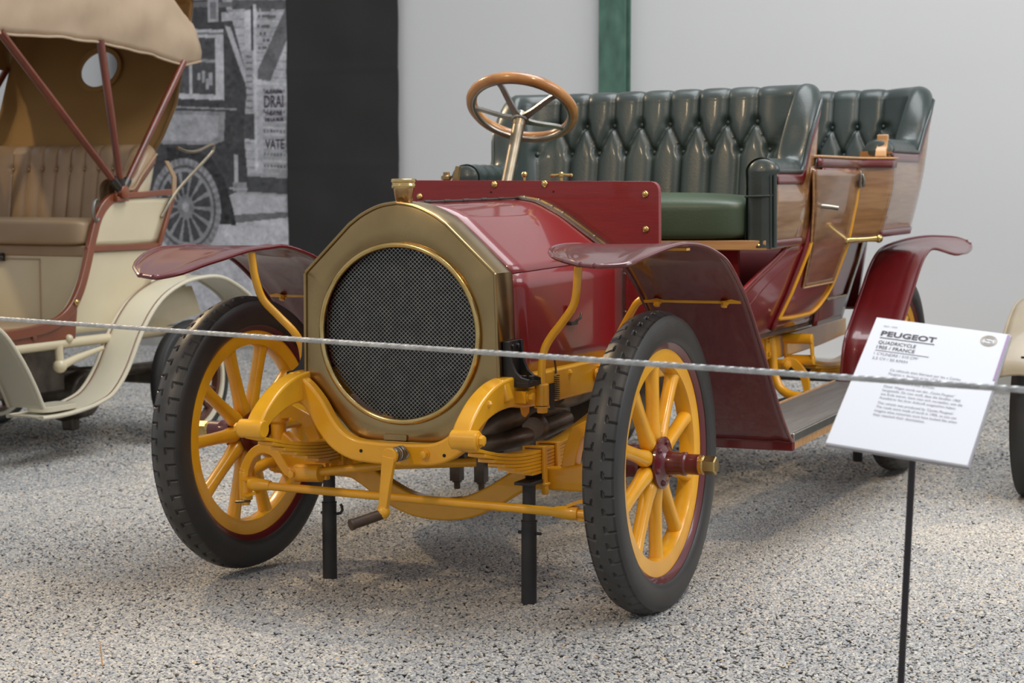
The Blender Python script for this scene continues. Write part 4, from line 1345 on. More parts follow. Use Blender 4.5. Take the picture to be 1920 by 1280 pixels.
def jack(x, y, top, label, hook=1):
    z0 = ground_at(x, y)
    r = empty('jack_stand', (x, y, z0))
    tag(r, label, 'jack stand', 'jack stands under the red car')
    h = top - z0
    low = h * 0.66
    obj('lower_tube', MB().lathe([(0.0, -0.03), (0.0200, -0.03), (0.0200, low), (0.0212, low + 0.001), (0.0212, low + 0.004), (0, low + 0.004)], (0, 0, 0), (0, 0, 1), 24), 'jack', r)
    obj('upper_tube', MB().lathe([(0.0, low), (0.0170, low), (0.0170, h - 0.006), (0, h - 0.006)], (0, 0, 0), (0, 0, 1), 24), 'jack', r)
    hd = MB().box((0, 0, h - 0.006), (0.05, 0.075, 0.008))
    hd.box((0, 0.044, h + 0.004), (0.05, 0.035, 0.007), Matrix.Rotation(0.75, 3, 'X'))
    obj('head_plate', hd, 'jack', r, bevel=0.001)
    zp = low - 0.028
    pin = [(-0.026, 0, zp), (0.024, 0, zp), (0.036, 0, zp + 0.003), (0.042, 0, zp + 0.012), (0.040, 0, zp + 0.022), (0.036, 0, zp + 0.028)] if hook else [(-0.030, 0, zp), (0.034, 0.0, zp)]
    obj('locking_pin', MB().tube(pin, 0.0042, 8), 'jack', r)


jack(0.297, -0.085, 0.327, 'black jack stand under the front spring beside the near yellow wheel', 0)
jack(-0.352, 0.005, 0.312, 'black jack stand with a hooked pin beside the far front wheel', 1)
jack(0.40, 2.95, 0.285, 'black jack stand half hidden behind the white sign at the rear', 0)

# ================================================================== information sign
SC, SR = Vector((1.57068594, -1.44117065, 0.7623674)), Vector((0.99523185, 0.0012406, -0.09752965))
SU, SNm = Vector((0.05593171, 0.81192395, 0.58107756)), Vector((0.07990755, -0.5837619, 0.80798319))
pz = ground_at(1.535, -1.42)
sign = empty('information_sign', (1.535, -1.42, pz))
tag(sign, 'white printed information panel on a thin dark post in front of the red car', 'sign')
SM = Matrix.Translation(SC - Vector((1.535, -1.42, pz))) @ Matrix(((SR.x, SU.x, SNm.x, 0), (SR.y, SU.y, SNm.y, 0), (SR.z, SU.z, SNm.z, 0), (0, 0, 0, 1)))
top = SC - SNm * 0.01 - SU * 0.03 - Vector((1.535, -1.42, pz))
obj('post', MB().tube([(0, 0, -0.04), tuple(top)], 0.0055, 14), 'post', sign)
pl = obj('panel', xf(MB().box((0, 0, -0.002), (0.210, 0.297, 0.004)), SM), 'panel', sign, bevel=0.0006)
obj('backing_sheet', xf(MB().box((0.001, 0.0015, -0.0065), (0.213, 0.300, 0.005)), SM), 'acryl', pl, bevel=0.0006)
ps = MB().box((0.1033, 0.092, 0.0003), (0.0032, 0.108, 0.0008))
tag(obj('purple_stripe', xf(ps, SM), 'purple', pl), 'purple stripe along the right edge')


def sign_text(body, u, v, size, width, mat, bold=0.0, name='printed_line'):
    mb = text_mesh(body, size, 1.0, 0.0, bold)
    if not mb.v:
        return
    w0 = max(p[0] for p in mb.v) - min(p[0] for p in mb.v)
    k = width / w0
    x0 = min(p[0] for p in mb.v)
    mb.v = [(u + (x - x0) * k, v + y, 0.0006) for x, y, z in mb.v]
    obj(name, xf(mb, SM), mat, pl, smooth=False)


def rule(u, v, w_, h_, mat):
    obj('printed_rule', xf(MB().box((u + w_ / 2, v, 0.0004), (w_, h_, 0.0006)), SM), mat, pl, smooth=False)


sign_text('INV. 1403', -0.0880, 0.1275, 0.0050, 0.021, 'inkgrey')
sign_text('PEUGEOT', -0.0880, 0.1060, 0.0165, 0.0870, 'ink', 0.00045)
rule(-0.0875, 0.1010, 0.0860, 0.0009, 'ink')
sign_text('QUADRICYCLE', -0.0868, 0.0865, 0.0108, 0.0590, 'ink', 0.0001)
sign_text('1905 / FRANCE', -0.0868, 0.0745, 0.0108, 0.0600, 'ink', 0.0001)
rule(-0.0870, 0.0705, 0.0840, 0.0004, 'inkgrey')
sign_text('1 CYLINDRE / 510 CM\u00b3', -0.0868, 0.0600, 0.0088, 0.0690, 'inkgrey')
sign_text('2,5 CV / 50 KM/H', -0.0868, 0.0490, 0.0088, 0.0550, 'inkgrey')
body = ['Ce v\u00e9hicule \u00e9tait fabriqu\u00e9 par les \u00ab Cycles', 'Peugeot \u00bb. Sachant qu\u2019en 1905 les routes \u00e9taient', 'en terre, on n\u2019ose imaginer l\u2019aspect des', 'automobilistes \u00e0 leur arriv\u00e9e.', None,
        'Dieser Wagen wurde von den \u201eCycles Peugeot\u201c', 'hergestellt. Da man wei\u00df, dass die Stra\u00dfen 1905', 'aus Erde waren, kann man sich vorstellen, wie die', 'Autofahrer bei ihrer Ankunft ausgesehen haben.', None,
        'This vehicle was produced by \u2018Cycles Peugeot\u2019.', 'The roads were made of earth in 1905, so you can', 'imagine what motorists must have looked like when', 'they reached their destination.']
v = 0.0270
for ln in body:
    if ln:
        sign_text(ln, -0.0530, v, 0.0072, 0.1235 * len(ln) / 49.0, 'inkgrey')
        v -= 0.0088
    else:
        v -= 0.0028
em = MB().lathe([(0.0115, 0), (0.0128, 0), (0.0128, 0.0006), (0.0115, 0.0006)], (0.0770, 0.1265, 0), (0, 0, 1), 40, closed=True)
em.lathe([(0.0093, 0), (0.0103, 0), (0.0103, 0.0006), (0.0093, 0.0006)], (0.0770, 0.1265, 0), (0, 0, 1), 40, closed=True)
for dv, a0, a1 in ((0.0032, 0.1, 4.6), (-0.0032, -3.0, 1.5)):
    em.sweep([(0.0770 + 0.0062 * math.cos(a), 0.1265 + dv + 0.0034 * math.sin(a), 0.0006) for a in np.linspace(a0, a1, 24)], (0, 0, 1), 0.0006, 0.0009)
tag(obj('round_emblem', xf(em, SM), 'gold', pl), 'pale gold round emblem with a curved letter')

# ================================================================== steel rope of the barrier
A0, A1 = Vector((-0.3548, -1.2918, 0.7985)), Vector((1.7699, -1.7371, 0.7985))
D_ = (A1 - A0).normalized()
R0, R1 = A0 - D_ * 1.1, A1 + D_ * 0.9
bar = empty('rope_barrier', (R0.x, R0.y, ground_at(R0.x, R0.y)))
tag(bar, 'twisted steel rope stretched level across the front of the exhibits', 'rope')
base_ = Vector(bar.location)
ln_ = (R1 - R0).length
up_ = Vector((0, 0, 1))
sd_ = D_.cross(up_)
core = MB().tube([R0 - base_, R1 - base_], 0.0028, 8)
co = obj('rope_core', core, 'rope', bar)
for k in range(6):
    pts = []
    m_ = int(ln_ / 0.0020)
    for i in range(m_ + 1):
        t = i / m_
        a = 2 * PI * (k / 6 + t * ln_ / 0.020)
        pts.append(R0 + D_ * (ln_ * t) + sd_ * (0.0030 * math.cos(a)) + up_ * (0.0030 * math.sin(a)) - base_)
    obj('strand', MB().tube(pts, 0.00165, 5), 'rope', co)
for e in (R0, R1):
    zg = ground_at(e.x, e.y)
    obj('post', MB().lathe([(0.0, 0), (0.11, 0), (0.11, 0.008), (0.02, 0.014), (0.016, 0.02), (0.016, 0.83), (0.020, 0.84), (0.0, 0.85)], Vector((e.x, e.y, zg)) - base_, (0, 0, 1), 24), 'post', bar)

# ================================================================== mural and black banner on the back wall
def mural_value(px, py):
    """grey value of the printed street photograph, in a frame where the print spans about 60..541 x 0..650"""
    rg_ = np.random.default_rng(4)
    def cloud(cell):
        a_ = rg_.normal(size=(int(700 / cell) + 3, int(800 / cell) + 3))
        x_, y_ = np.clip((px + 20) / cell, 0, a_.shape[0] - 2.01), np.clip((py + 150) / cell, 0, a_.shape[1] - 2.01)
        i, j = x_.astype(int), y_.astype(int)
        u_, w_ = x_ - i, y_ - j
        return (a_[i, j] * (1 - u_) + a_[i + 1, j] * u_) * (1 - w_) + (a_[i, j + 1] * (1 - u_) + a_[i + 1, j + 1] * u_) * w_
    g = 0.30 + 0.0 * px
    def rect(x0, x1, y0, y1, v):
        nonlocal g
        g = np.where((px > x0) & (px < x1) & (py > y0) & (py < y1), v, g)
    def poly(P, v):
        nonlocal g
        ins = np.zeros(px.shape, bool)
        m = len(P)
        for i in range(m):
            (xa, ya), (xb, yb) = P[i], P[(i + 1) % m]
            if ya == yb:
                continue
            c = ((ya > py) != (yb > py)) & (px < (xb - xa) * (py - ya) / (yb - ya) + xa)
            ins ^= c
        g = np.where(ins, v, g)
    # boarded house with posters
    rect(430, 545, 0, 345, 0.42)
    for k in range(22):
        rect(430, 545, 4 + k * 15.5, 6.5 + k * 15.5, 0.28)
    rect(440, 545, 0, 18, 0.10)
    rect(478, 484, 8, 320, 0.50)
    rect(462, 476, 20, 92, 0.50)
    rect(474, 478, 10, 95, 0.05)
    for y, x0, x1 in ((16, 486, 512), (28, 487, 520), (46, 486, 508), (60, 490, 502), (72, 496, 508), (86, 487, 503)):
        rect(x0, x1, y, y + 6, 0.13)
        rect(x0 + 4, x0 + 7, y, y + 6, 0.40)
    poly([(540, 10), (545, 60), (508, 152), (486, 148), (486, 130)], 0.13)
    rect(459, 477, 95, 212, 0.34)
    for k in range(9):
        rect(464, 476, 104 + k * 12, 108 + k * 12, 0.16)
    rect(458, 478, 214, 262, 0.08)
    rect(484, 541, 154, 158, 0.50)
    rect(486, 541, 158, 335, 0.40)
    for k in range(13):
        rect(494, 537, 166 + k * 12.5, 174 + k * 12.5, 0.30)
    for y0 in (166, 205, 242, 286, 308):
        rect(496, 537, y0, y0 + 5, 0.12)
        for x in range(499, 536, 6):
            rect(x, x + 2, y0, y0 + 5, 0.36)
    rect(470, 545, 325, 332, 0.30)
    rect(462, 545, 332, 362, 0.07)
    # street
    poly([(430, 366), (545, 366), (545, 640), (60, 640), (60, 420)], 0.40)
    poly([(436, 408), (545, 394), (545, 404), (440, 424)], 0.14)
    poly([(440, 424), (545, 404), (545, 660), (60, 660), (60, 500)], 0.47)
    # coach body and window
    poly([(60, 0), (420, 0), (440, 40), (462, 130), (464, 180), (458, 250), (466, 350), (432, 370), (60, 380)], 0.055)
    rect(360, 440, 4, 14, 0.16)
    poly([(425, 48), (436, 52), (462, 130), (463, 158), (456, 140)], 0.42)
    rect(420, 440, 24, 40, 0.42)
    rect(393, 414, 0, 42, 0.36)
    rect(398, 409, 4, 36, 0.18)
    rect(330, 422, 56, 190, 0.44)
    rect(330, 422, 62, 66, 0.16)
    rect(362, 406, 72, 180, 0.07)
    rect(330, 356, 80, 180, 0.09)
    rect(362, 406, 113, 119, 0.26)
    for x, y, h in ((380, 135, 22), (388, 150, 20), (394, 138, 24), (372, 140, 12)):
        rect(x, x + 6, y, y + h, 0.34)
    rect(330, 424, 190, 204, 0.05)
    rect(330, 445, 205, 208, 0.30)
    poly([(200, 215), (424, 212), (420, 268), (400, 276), (200, 282)], 0.26)
    poly([(210, 222), (412, 219), (408, 262), (395, 270), (210, 275)], 0.36)
    rect(440, 447, 292, 345, 0.42)
    rect(436, 462, 345, 362, 0.24)
    rect(430, 464, 356, 360, 0.34)
    # mudguard and wheel
    th_ = np.arctan2((py - 400) / 95.0, (px - 345) / 68.0)
    rr_ = np.hypot((py - 400) / 95.0, (px - 345) / 68.0)
    poly([(310, 285), (360, 285), (395, 300), (420, 340), (436, 395), (442, 428), (405, 428), (398, 370), (380, 330), (350, 312), (310, 315)], 0.03)
    g = np.where(rr_ < 1.0, 0.24 + 0.05 * np.sin(th_ * 40), g)
    g = np.where(rr_ < 0.86, 0.09, g)
    g = np.where((rr_ < 0.80) & (rr_ > 0.72), 0.26, g)
    g = np.where((rr_ < 0.72), 0.06, g)
    g = np.where((rr_ < 0.74) & (np.cos(th_ * 14) > 0.55), 0.26, g)
    g = np.where(rr_ < 0.24, 0.20, g)
    g = np.where(rr_ < 0.10, 0.36, g)
    g = g * 1.28 * (1 + 0.10 * cloud(9) + 0.10 * cloud(3.5) + 0.08 * cloud(26)) + 0.012 * cloud(5)
    return np.clip(g, 0.012, 0.9)


def vc_mat(name):
    m, N, L, b = new_mat(name)
    a = N.new('ShaderNodeAttribute')
    a.attribute_name = 'print'
    L.new(a.outputs['Color'], b.inputs['Base Color'])
    b.inputs['Roughness'].default_value = 0.8
    return m


us = np.linspace(-4.45, -2.222, 330)
vsn = np.linspace(0.16, 2.92, 400)
U, V = np.meshgrid(us, vsn, indexing='ij')
PX = 541 + (U + 2.2155) / 0.0047
PY = (2.434 + (541 - PX) * 0.00025 - V) / 0.00368
val = mural_value(PX, PY)
P = np.stack([U, np.full(U.shape, -0.045), V], 2)
mm_ = MB().grid(P)
mu = wall_obj(obj('wall_mural', mm_, vc_mat('street_photo_print')))
at = mu.data.color_attributes.new('print', 'FLOAT_COLOR', 'POINT')
vv = val.reshape(-1)
at.data.foreach_set('color', np.stack([vv * 1.0, vv * 0.99, vv * 1.02, np.ones_like(vv)], 1).reshape(-1))
tag(mu, 'black and white street photograph print hanging behind the cream car', 'mural')
for body_, u, v_, size, wd in (('DRAI', 497, 198, 0.118, 0.165), ('VATE', 498, 276, 0.095, 0.165), ('ALCAZAR', 498, 172, 0.028, 0.16), ('THEATRE', 498, 213, 0.034, 0.15), ('DE LA RUE', 498, 224, 0.030, 0.16)):
    t = text_mesh(body_, size, 1.0, 0.0, 0.002)
    x0, x1 = min(p[0] for p in t.v), max(p[0] for p in t.v)
    uu, vz = -2.2155 + (u - 541) * 0.0047, 2.434 - v_ * 0.00368
    t.v = [(uu + (x - x0) * wd / (x1 - x0), -0.047, vz + y) for x, y, z in t.v]
    o = obj('printed_word', t, 'ink', mu, smooth=False)
# black cloth beside it
ub = np.linspace(-2.222, -1.312, 70)
vb = np.linspace(0.15, 2.95, 110)
Ub, Vb = np.meshgrid(ub, vb, indexing='ij')
wr = 0.006 * np.sin(Ub * 9 + Vb * 2.2) + 0.004 * np.sin(Ub * 23 - Vb * 3.1 + 1) * np.sin(Vb * 1.7) + 0.003 * np.sin(Vb * 14 + Ub * 6) + 0.004 * np.exp(-((Vb - 1.30) / 0.012) ** 2) + 0.004 * np.exp(-((Vb - 1.95) / 0.012) ** 2)
Pb = np.stack([Ub, -0.050 - wr, Vb], 2)
tag(wall_obj(obj('black_banner', MB().grid(Pb), 'banner', solid=0.002)), 'plain black cloth banner hanging on the wall beside the street photograph', 'banner')

# a dry twig lying on the gravel in the foreground
tz = ground_at(-0.30, -1.05)
tw = [(-0.297, -1.056, tz + 0.006), (-0.304, -1.049, tz + 0.012), (-0.309, -1.044, tz + 0.026), (-0.318, -1.036, tz + 0.040), (-0.321, -1.033, tz + 0.052)]
tag(obj('twig', MB().tube(tw, [0.0016, 0.002, 0.0018, 0.0016, 0.001], 6), 'lightwood'), 'small dry twig sticking up from the gravel at the lower left', 'twig')

# ================================================================== cream car standing behind on the left
cream = empty('vintage_car', (-3.1, 0.3, -0.055))
tag(cream, 'cream vintage car with tan folding hood and brown mouldings at the left', 'car')
CB = Vector((-3.1, 0.3, -0.055))


def cobj(name, mb, mat, parent=None, **k):
    """coordinates: x from the car's middle, y and z in the hall"""
    m = xf(mb, Matrix.Translation((0, -CB.y, -CB.z)))
    return obj(name, m, mat, parent or cream, **k)


def cwheel(x, y, z, R, tire_mat, rim_mat, spoke_mat, parent, ns=12, side=1, base=CB, hw=0.034, felloe='brownspoke'):
    m = Matrix.Translation((x, y - base.y, z - base.z)) @ (Matrix.Identity(4) if side > 0 else Matrix.Rotation(PI, 4, 'Z'))
    fel = MB().lathe([(R * 0.70, -0.016), (R * 0.70, 0.016), (R * 0.79, 0.018), (R * 0.79, -0.018)], (0, 0, 0), (1, 0, 0), 64, closed=True)
    root = obj('wheel', xf(fel, m), felloe, parent, angle=35)
    t, _ = tyre_mesh(R, hw, R * 0.82)
    obj('tire', xf(t, m), tire_mat, root)
    band = MB().lathe([(R * 0.775, -0.028), (R * 0.775, 0.028), (R * 0.835, 0.031), (R * 0.835, -0.031)], (0, 0, 0), (1, 0, 0), 64, closed=True)
    obj('rim', xf(band, m), rim_mat, root, angle=35)
    s0 = None
    for k in range(ns):
        mm = m @ Matrix.Rotation(0.2 + k * 2 * PI / ns, 4, 'X')
        if s0 is None:
            s0 = o = obj('spoke', MB().tube([(0, 0, 0.02), (0, 0, R * 0.25), (0, 0, R * 0.71)], [0.013, 0.012, 0.010], 8), spoke_mat, root)
        else:
            o = s0.copy()
            COL.objects.link(o)
        o.matrix_local = mm
    hb = MB().lathe([(0, -0.06), (0.035, -0.05), (0.05, -0.018), (0.05, 0.018), (0.032, 0.03), (0.026, 0.075), (0, 0.08)], (0, 0, 0), (1, 0, 0), 20)
    obj('hub', xf(hb, m), 'darksteel', root)
    return root


for sx in (1, -1):
    cwheel(sx * 0.57, 2.405, 0.215, 0.272, 'greytyre', 'creamlight', 'brownspoke', cream, side=sx)
    cwheel(sx * 0.57, 0.78, 0.243, 0.272, 'greytyre', 'creamlight', 'brownspoke', cream, side=sx)

S_curve = crv([(2.02, 1.045), (1.93, 1.028), (1.855, 0.965), (1.805, 0.86), (1.765, 0.75), (1.715, 0.645), (1.645, 0.565), (1.545, 0.520), (1.40, 0.500), (1.15, 0.490)], 5)
sy = lambda z: float(np.interp(z, S_curve[::-1, 1], S_curve[::-1, 0]))
for sx in (1, -1):
    # cream side, upper panel between arm rail and waist moulding, lower panel
    up = []
    for z in np.linspace(0.835, 1.035, 10):
        up.append([(sx * (0.485 + 0.05 * (z - 0.8) + 0.010 * math.sin(t * PI)), sy(z) + (float(np.interp(z, [0.82, 1.06], [2.27, 2.39])) - sy(z)) * t, z) for t in np.linspace(0, 1, 9)])
    side = cobj('body_side', MB().grid(np.array(up)), 'cream', solid=0.012, offset=0)
    lo = []
    for z in np.linspace(0.470, 0.815, 14):
        y0_ = sy(z) if z > 0.53 else 1.60 + (z - 0.47) * 0.2
        lo.append([(sx * (0.470 + 0.045 * (z - 0.47)), y0_ + (float(np.interp(z, [0.47, 0.82], [2.20, 2.27])) - y0_) * t, z) for t in np.linspace(0, 1, 9)])
    cobj('lower_panel', MB().grid(np.array(lo)), 'cream', side, solid=0.012, offset=0)
    tag(cobj('curved_moulding', MB().sweep([(sx * 0.498, y + 0.012, z) for y, z in S_curve], (1, 0, 0), 0.022, 0.042), 'brownpaint', side, bevel=0.004), 'red brown curved moulding')
    tag(cobj('waist_moulding', MB().box((sx * 0.497, 2.03, 0.823), (0.016, 0.50, 0.026)), 'brownpaint', side, bevel=0.003), 'red brown waist moulding')
    tag(cobj('rear_moulding', MB().sweep([(sx * 0.500, 2.275, 0.812), (sx * 0.503, 2.33, 0.93), (sx * 0.505, 2.40, 1.07)], (1, 0, 0), 0.016, 0.022), 'brownpaint', side, bevel=0.003), 'red brown rear moulding')
    tag(cobj('arm_rail', MB().sweep([(sx * 0.505, 1.96, 1.045), (sx * 0.506, 2.15, 1.050), (sx * 0.508, 2.36, 1.062)], (1, 0, 0), 0.03, 0.026), 'brownpaint', side, bevel=0.004), 'red brown arm rail')
    sill = MB().prism([(0.90, 0.452), (1.70, 0.452), (1.72, 0.60), (1.645, 0.560), (1.545, 0.515), (1.40, 0.495), (0.90, 0.485)], 'yz', sx * 0.478, sx * 0.496)
    tag(cobj('sill', sill, 'brownpaint', side), 'red brown sill')
    cobj('bolt', MB().ball((sx * 0.500, 1.44, 0.475), 0.012, 10, (0.6, 1, 1)), 'brownpaint', side)
    tag(cobj('brass_knob', MB().ball((sx * 0.512, 1.69, 0.605), 0.014, 10), 'brassbright', side), 'small brass knob')
    rg_ = MB().tube([(sx * 0.512, 1.835 + 0.020 * math.cos(a), 0.985 + 0.045 * math.sin(a)) for a in np.linspace(0.4, 5.4, 20)], 0.006, 8)
    tag(cobj('grab_ring', rg_, 'steel', side), 'bright metal grab loop')

# seat
heel = MB().box((0, 1.815, 0.64), (0.94, 0.02, 0.34))
hb_ = cobj('heel_board', heel, 'cream')
fr = MB()
for (x0, z0, sx_, sz_) in ((-0.10, 0.775, 0.66, 0.006), (0.22, 0.635, 0.006, 0.29), (0.36, 0.64, 0.004, 0.33)):
    fr.box((x0, 1.803, z0), (sx_, 0.004, sz_))
cobj('panel_line', MB().box((-0.10, 1.803, 0.775), (0.66, 0.004, 0.006)), 'canvas', hb_)
cobj('panel_line', MB().box((0.23, 1.803, 0.635), (0.006, 0.004, 0.28)), 'canvas', hb_)
hd = MB().box((0.015, 1.795, 0.782), (0.05, 0.02, 0.035))
hd.tube([(0.0, 1.79, 0.79), (0.02, 1.77, 0.79), (0.04, 1.79, 0.78)], 0.007, 8)
cobj('panel_latch', hd, 'darksteel', hb_)
cobj('floor_board', MB().box((0, 1.45, 0.505), (0.92, 0.75, 0.02)), 'tancush')
cobj('seat_base', MB().box((0, 1.95, 0.812), (0.955, 0.30, 0.05)), 'tancush', bevel=0.008)
cobj('seat_cushion', pillow((0, 1.98, 0.888), (0.955, 0.42, 0.105), 0.18, 0.012), 'tancush')


def pleat_field(S, Z, sp, vup, vlow, nup, A, smax, shift=0.0):
    ph = (S / sp) % 1.0
    d = np.minimum(ph, 1 - ph)
    h = np.sqrt(np.clip(1 - (1 - 2 * d) ** 2.4, 0, 1))
    btn = [k * sp for k in range(-nup, nup + 1)]
    for x in btn:
        h = h - 0.6 * np.exp(-((S - x) ** 2 + (Z - vup) ** 2) / (2 * 0.012 ** 2))
    return A * 0.62 * h, [(x, vup) for x in btn], []


cs = tub_seat(cream, 'seat_back', 0.41, 2.26 - CB.y, 2.00 - CB.y, 0.12, 0.93 - CB.z, 1.272 - CB.z, 1.115 - CB.z, 0.06, 0.045, 0.84 - CB.z, 0.02, 0.080, 1.165 - CB.z, 1.0, 5, 0.5, 'tan', 'cream',
              'tan pleated leather seat back', trim='brownpaint', field=pleat_field, fronts=False)

# folding hood
hood_y = np.linspace(0.72, 2.60, 48)
rows = []
for y in hood_y:
    zb = float(np.interp(y, [0.7, 1.28, 1.6, 1.9, 2.2, 2.48, 2.62], [1.63, 1.675, 1.69, 1.688, 1.665, 1.632, 1.66]))
    zt = 2.03 - 0.22 * float(smooth01((y - 2.30) / 0.42)) + 0.02 * math.sin((y - 0.7) * 3)
    prof = []
    for t in np.linspace(0, 1, 10):
        prof.append((0.505 + 0.014 * math.sin(t * PI), zb + (zt - 0.09 - zb) * t))
    for a in np.linspace(0, PI / 2, 7)[1:]:
        prof.append((0.415 + 0.09 * math.cos(a), zt - 0.09 + 0.09 * math.sin(a)))
    for x in np.linspace(0.3, 0, 4):
        prof.append((x, zt + 0.03 * (1 - (x / 0.415) ** 2)))
    full = prof + [(-x, z) for x, z in prof[-2::-1]]
    row = []
    for x, z in full:
        wv = 0.010 * math.sin(17 * y + 5 * z) * math.sin(9 * z + 2 * y) + 0.006 * math.sin(31 * y - 22 * z)
        row.append((x + math.copysign(wv, x) * min(1, abs(x) / 0.3), y, z + 0.3 * wv))
    rows.append(row)
hood = tag(cobj('hood', MB().grid(np.array(rows)), 'canvas', solid=0.006, offset=-1), 'tan canvas folding hood')
inner = [[(x * 0.985, y, z - 0.012 + (0.010 if z < 1.75 else 0)) for x, y, z in r] for r in rows]
tag(cobj('hood_lining', MB().grid(np.array(inner)), 'lining', hood), 'brown lining inside the hood')
hem = MB().tube([r[0] for r in rows], 0.006, 6)
cobj('hem', hem, 'canvas', hood)


def curtain(off, name, mat):
    xs_, zs_ = np.linspace(-0.51, 0.51, 103), np.linspace(1.21, 1.99, 80)
    mb, idx = MB(), {}
    for i, x in enumerate(xs_):
        for j, z in enumerate(zs_):
            y = float(np.interp(z, [1.2, 1.3, 1.45, 1.63, 1.80, 1.92, 2.0], [2.32, 2.385, 2.465, 2.525, 2.585, 2.61, 2.55])) + off
            ed = abs(x) / 0.51
            xx = x * float(np.interp(z, [1.2, 1.30, 1.45, 1.65, 2.0], [0.90, 0.955, 1.0, 0.99, 0.985]))
            y -= 0.05 * smooth01((ed - 0.86) / 0.14)
            idx[i, j] = len(mb.v)
            mb.v.append((xx, float(y) + 0.006 * math.sin(9 * x + 4 * z), z))
    for i in range(len(xs_) - 1):
        for j in range(len(zs_) - 1):
            cx, cz = (xs_[i] + xs_[i + 1]) / 2, (zs_[j] + zs_[j + 1]) / 2
            if (cx / 0.118) ** 2 + ((cz - 1.632) / 0.094) ** 2 < 1:
                continue
            mb.f.append((idx[i, j], idx[i + 1, j], idx[i + 1, j + 1], idx[i, j + 1]))
    return cobj(name, mb, mat, hood)


cu_ = curtain(0.0, 'back_lining', 'lining')
tag(cu_, 'brown lining of the back of the hood')
tag(curtain(0.012, 'back_canvas', 'canvas'), 'tan canvas back of the hood')
fr = [(0.118 * math.cos(a), 2.520 + 0.33 * 0.094 * math.sin(a), 1.632 + 0.094 * math.sin(a)) for a in np.linspace(0, 2 * PI, 48, endpoint=False)]
cobj('window_frame', MB().sweep(fr, (0, 1, 0), 0.016, 0.022, closed=True), 'lining', cu_)


def clear_mat():
    m, N, L, b = new_mat('celluloid_window')
    b.inputs['Base Color'].default_value = (0.85, 0.88, 0.88, 1)
    b.inputs['Roughness'].default_value = 0.25
    b.inputs['Transmission Weight'].default_value = 0.92
    b.inputs['IOR'].default_value = 1.1
    return m


disc = MB()
disc.v = [(0, 2.527, 1.632)] + [(0.119 * math.cos(a), 2.527 + 0.33 * 0.095 * math.sin(a), 1.632 + 0.095 * math.sin(a)) for a in np.linspace(0, 2 * PI, 48, endpoint=False)]
disc.f = [(0, 1 + k, 1 + (k + 1) % 48) for k in range(48)]
cobj('oval_window', disc, clear_mat(), cu_)

PV = (1.995, 1.062)
for sx in (1, -1):
    pv = MB().lathe([(0.0, -0.02), (0.028, -0.02), (0.028, 0.018), (0.016, 0.022), (0, 0.022)], (sx * 0.525, PV[0], PV[1]), (sx, 0, 0), 18)
    pv.box((sx * 0.520, PV[0], PV[1] - 0.03), (0.02, 0.08, 0.02))
    ph = cobj('hood_pivot', pv, 'brownpaint', bevel=0.002)
    for (y, z, r) in ((1.27, 1.685, 0.017), (1.885, 1.70, 0.017), (2.475, 1.648, 0.016)):
        d = Vector((0, y - PV[0], z - PV[1]))
        e0 = Vector((sx * 0.522, PV[0], PV[1])) + d * 0.06
        e1 = Vector((sx * 0.510, PV[0], PV[1])) + d * 1.0
        tag(cobj('hood_bow', MB().tube([e0, (e0 + e1) / 2, e1], [r * 0.85, r, r], 10), 'bow', ph), 'red brown wooden hood bow')
        cobj('bow_socket', MB().tube([e0 - d * 0.04, e0 + d * 0.03], 0.019, 10), 'darksteel', ph)
    rod = crv([(sx * 0.52, 2.40, 1.262), (sx * 0.525, 2.47, 1.245), (sx * 0.53, 2.55, 1.250), (sx * 0.54, 2.64, 1.280), (sx * 0.54, 2.655, 1.262), (sx * 0.535, 2.62, 1.225), (sx * 0.52, 2.40, 1.07), (sx * 0.51, 2.29, 0.95)], 5)
    tag(cobj('prop_rod', MB().tube([tuple(p) for p in rod], 0.0075, 8), 'bronze'), 'thin bronze prop rod')
    strap = MB().sweep([(sx * 0.512, 2.33, 1.20), (sx * 0.52, 2.375, 1.13), (sx * 0.515, 2.375, 1.03)], (0, 1, 0), 0.03, 0.006)
    cobj('hood_strap', strap, 'tan')

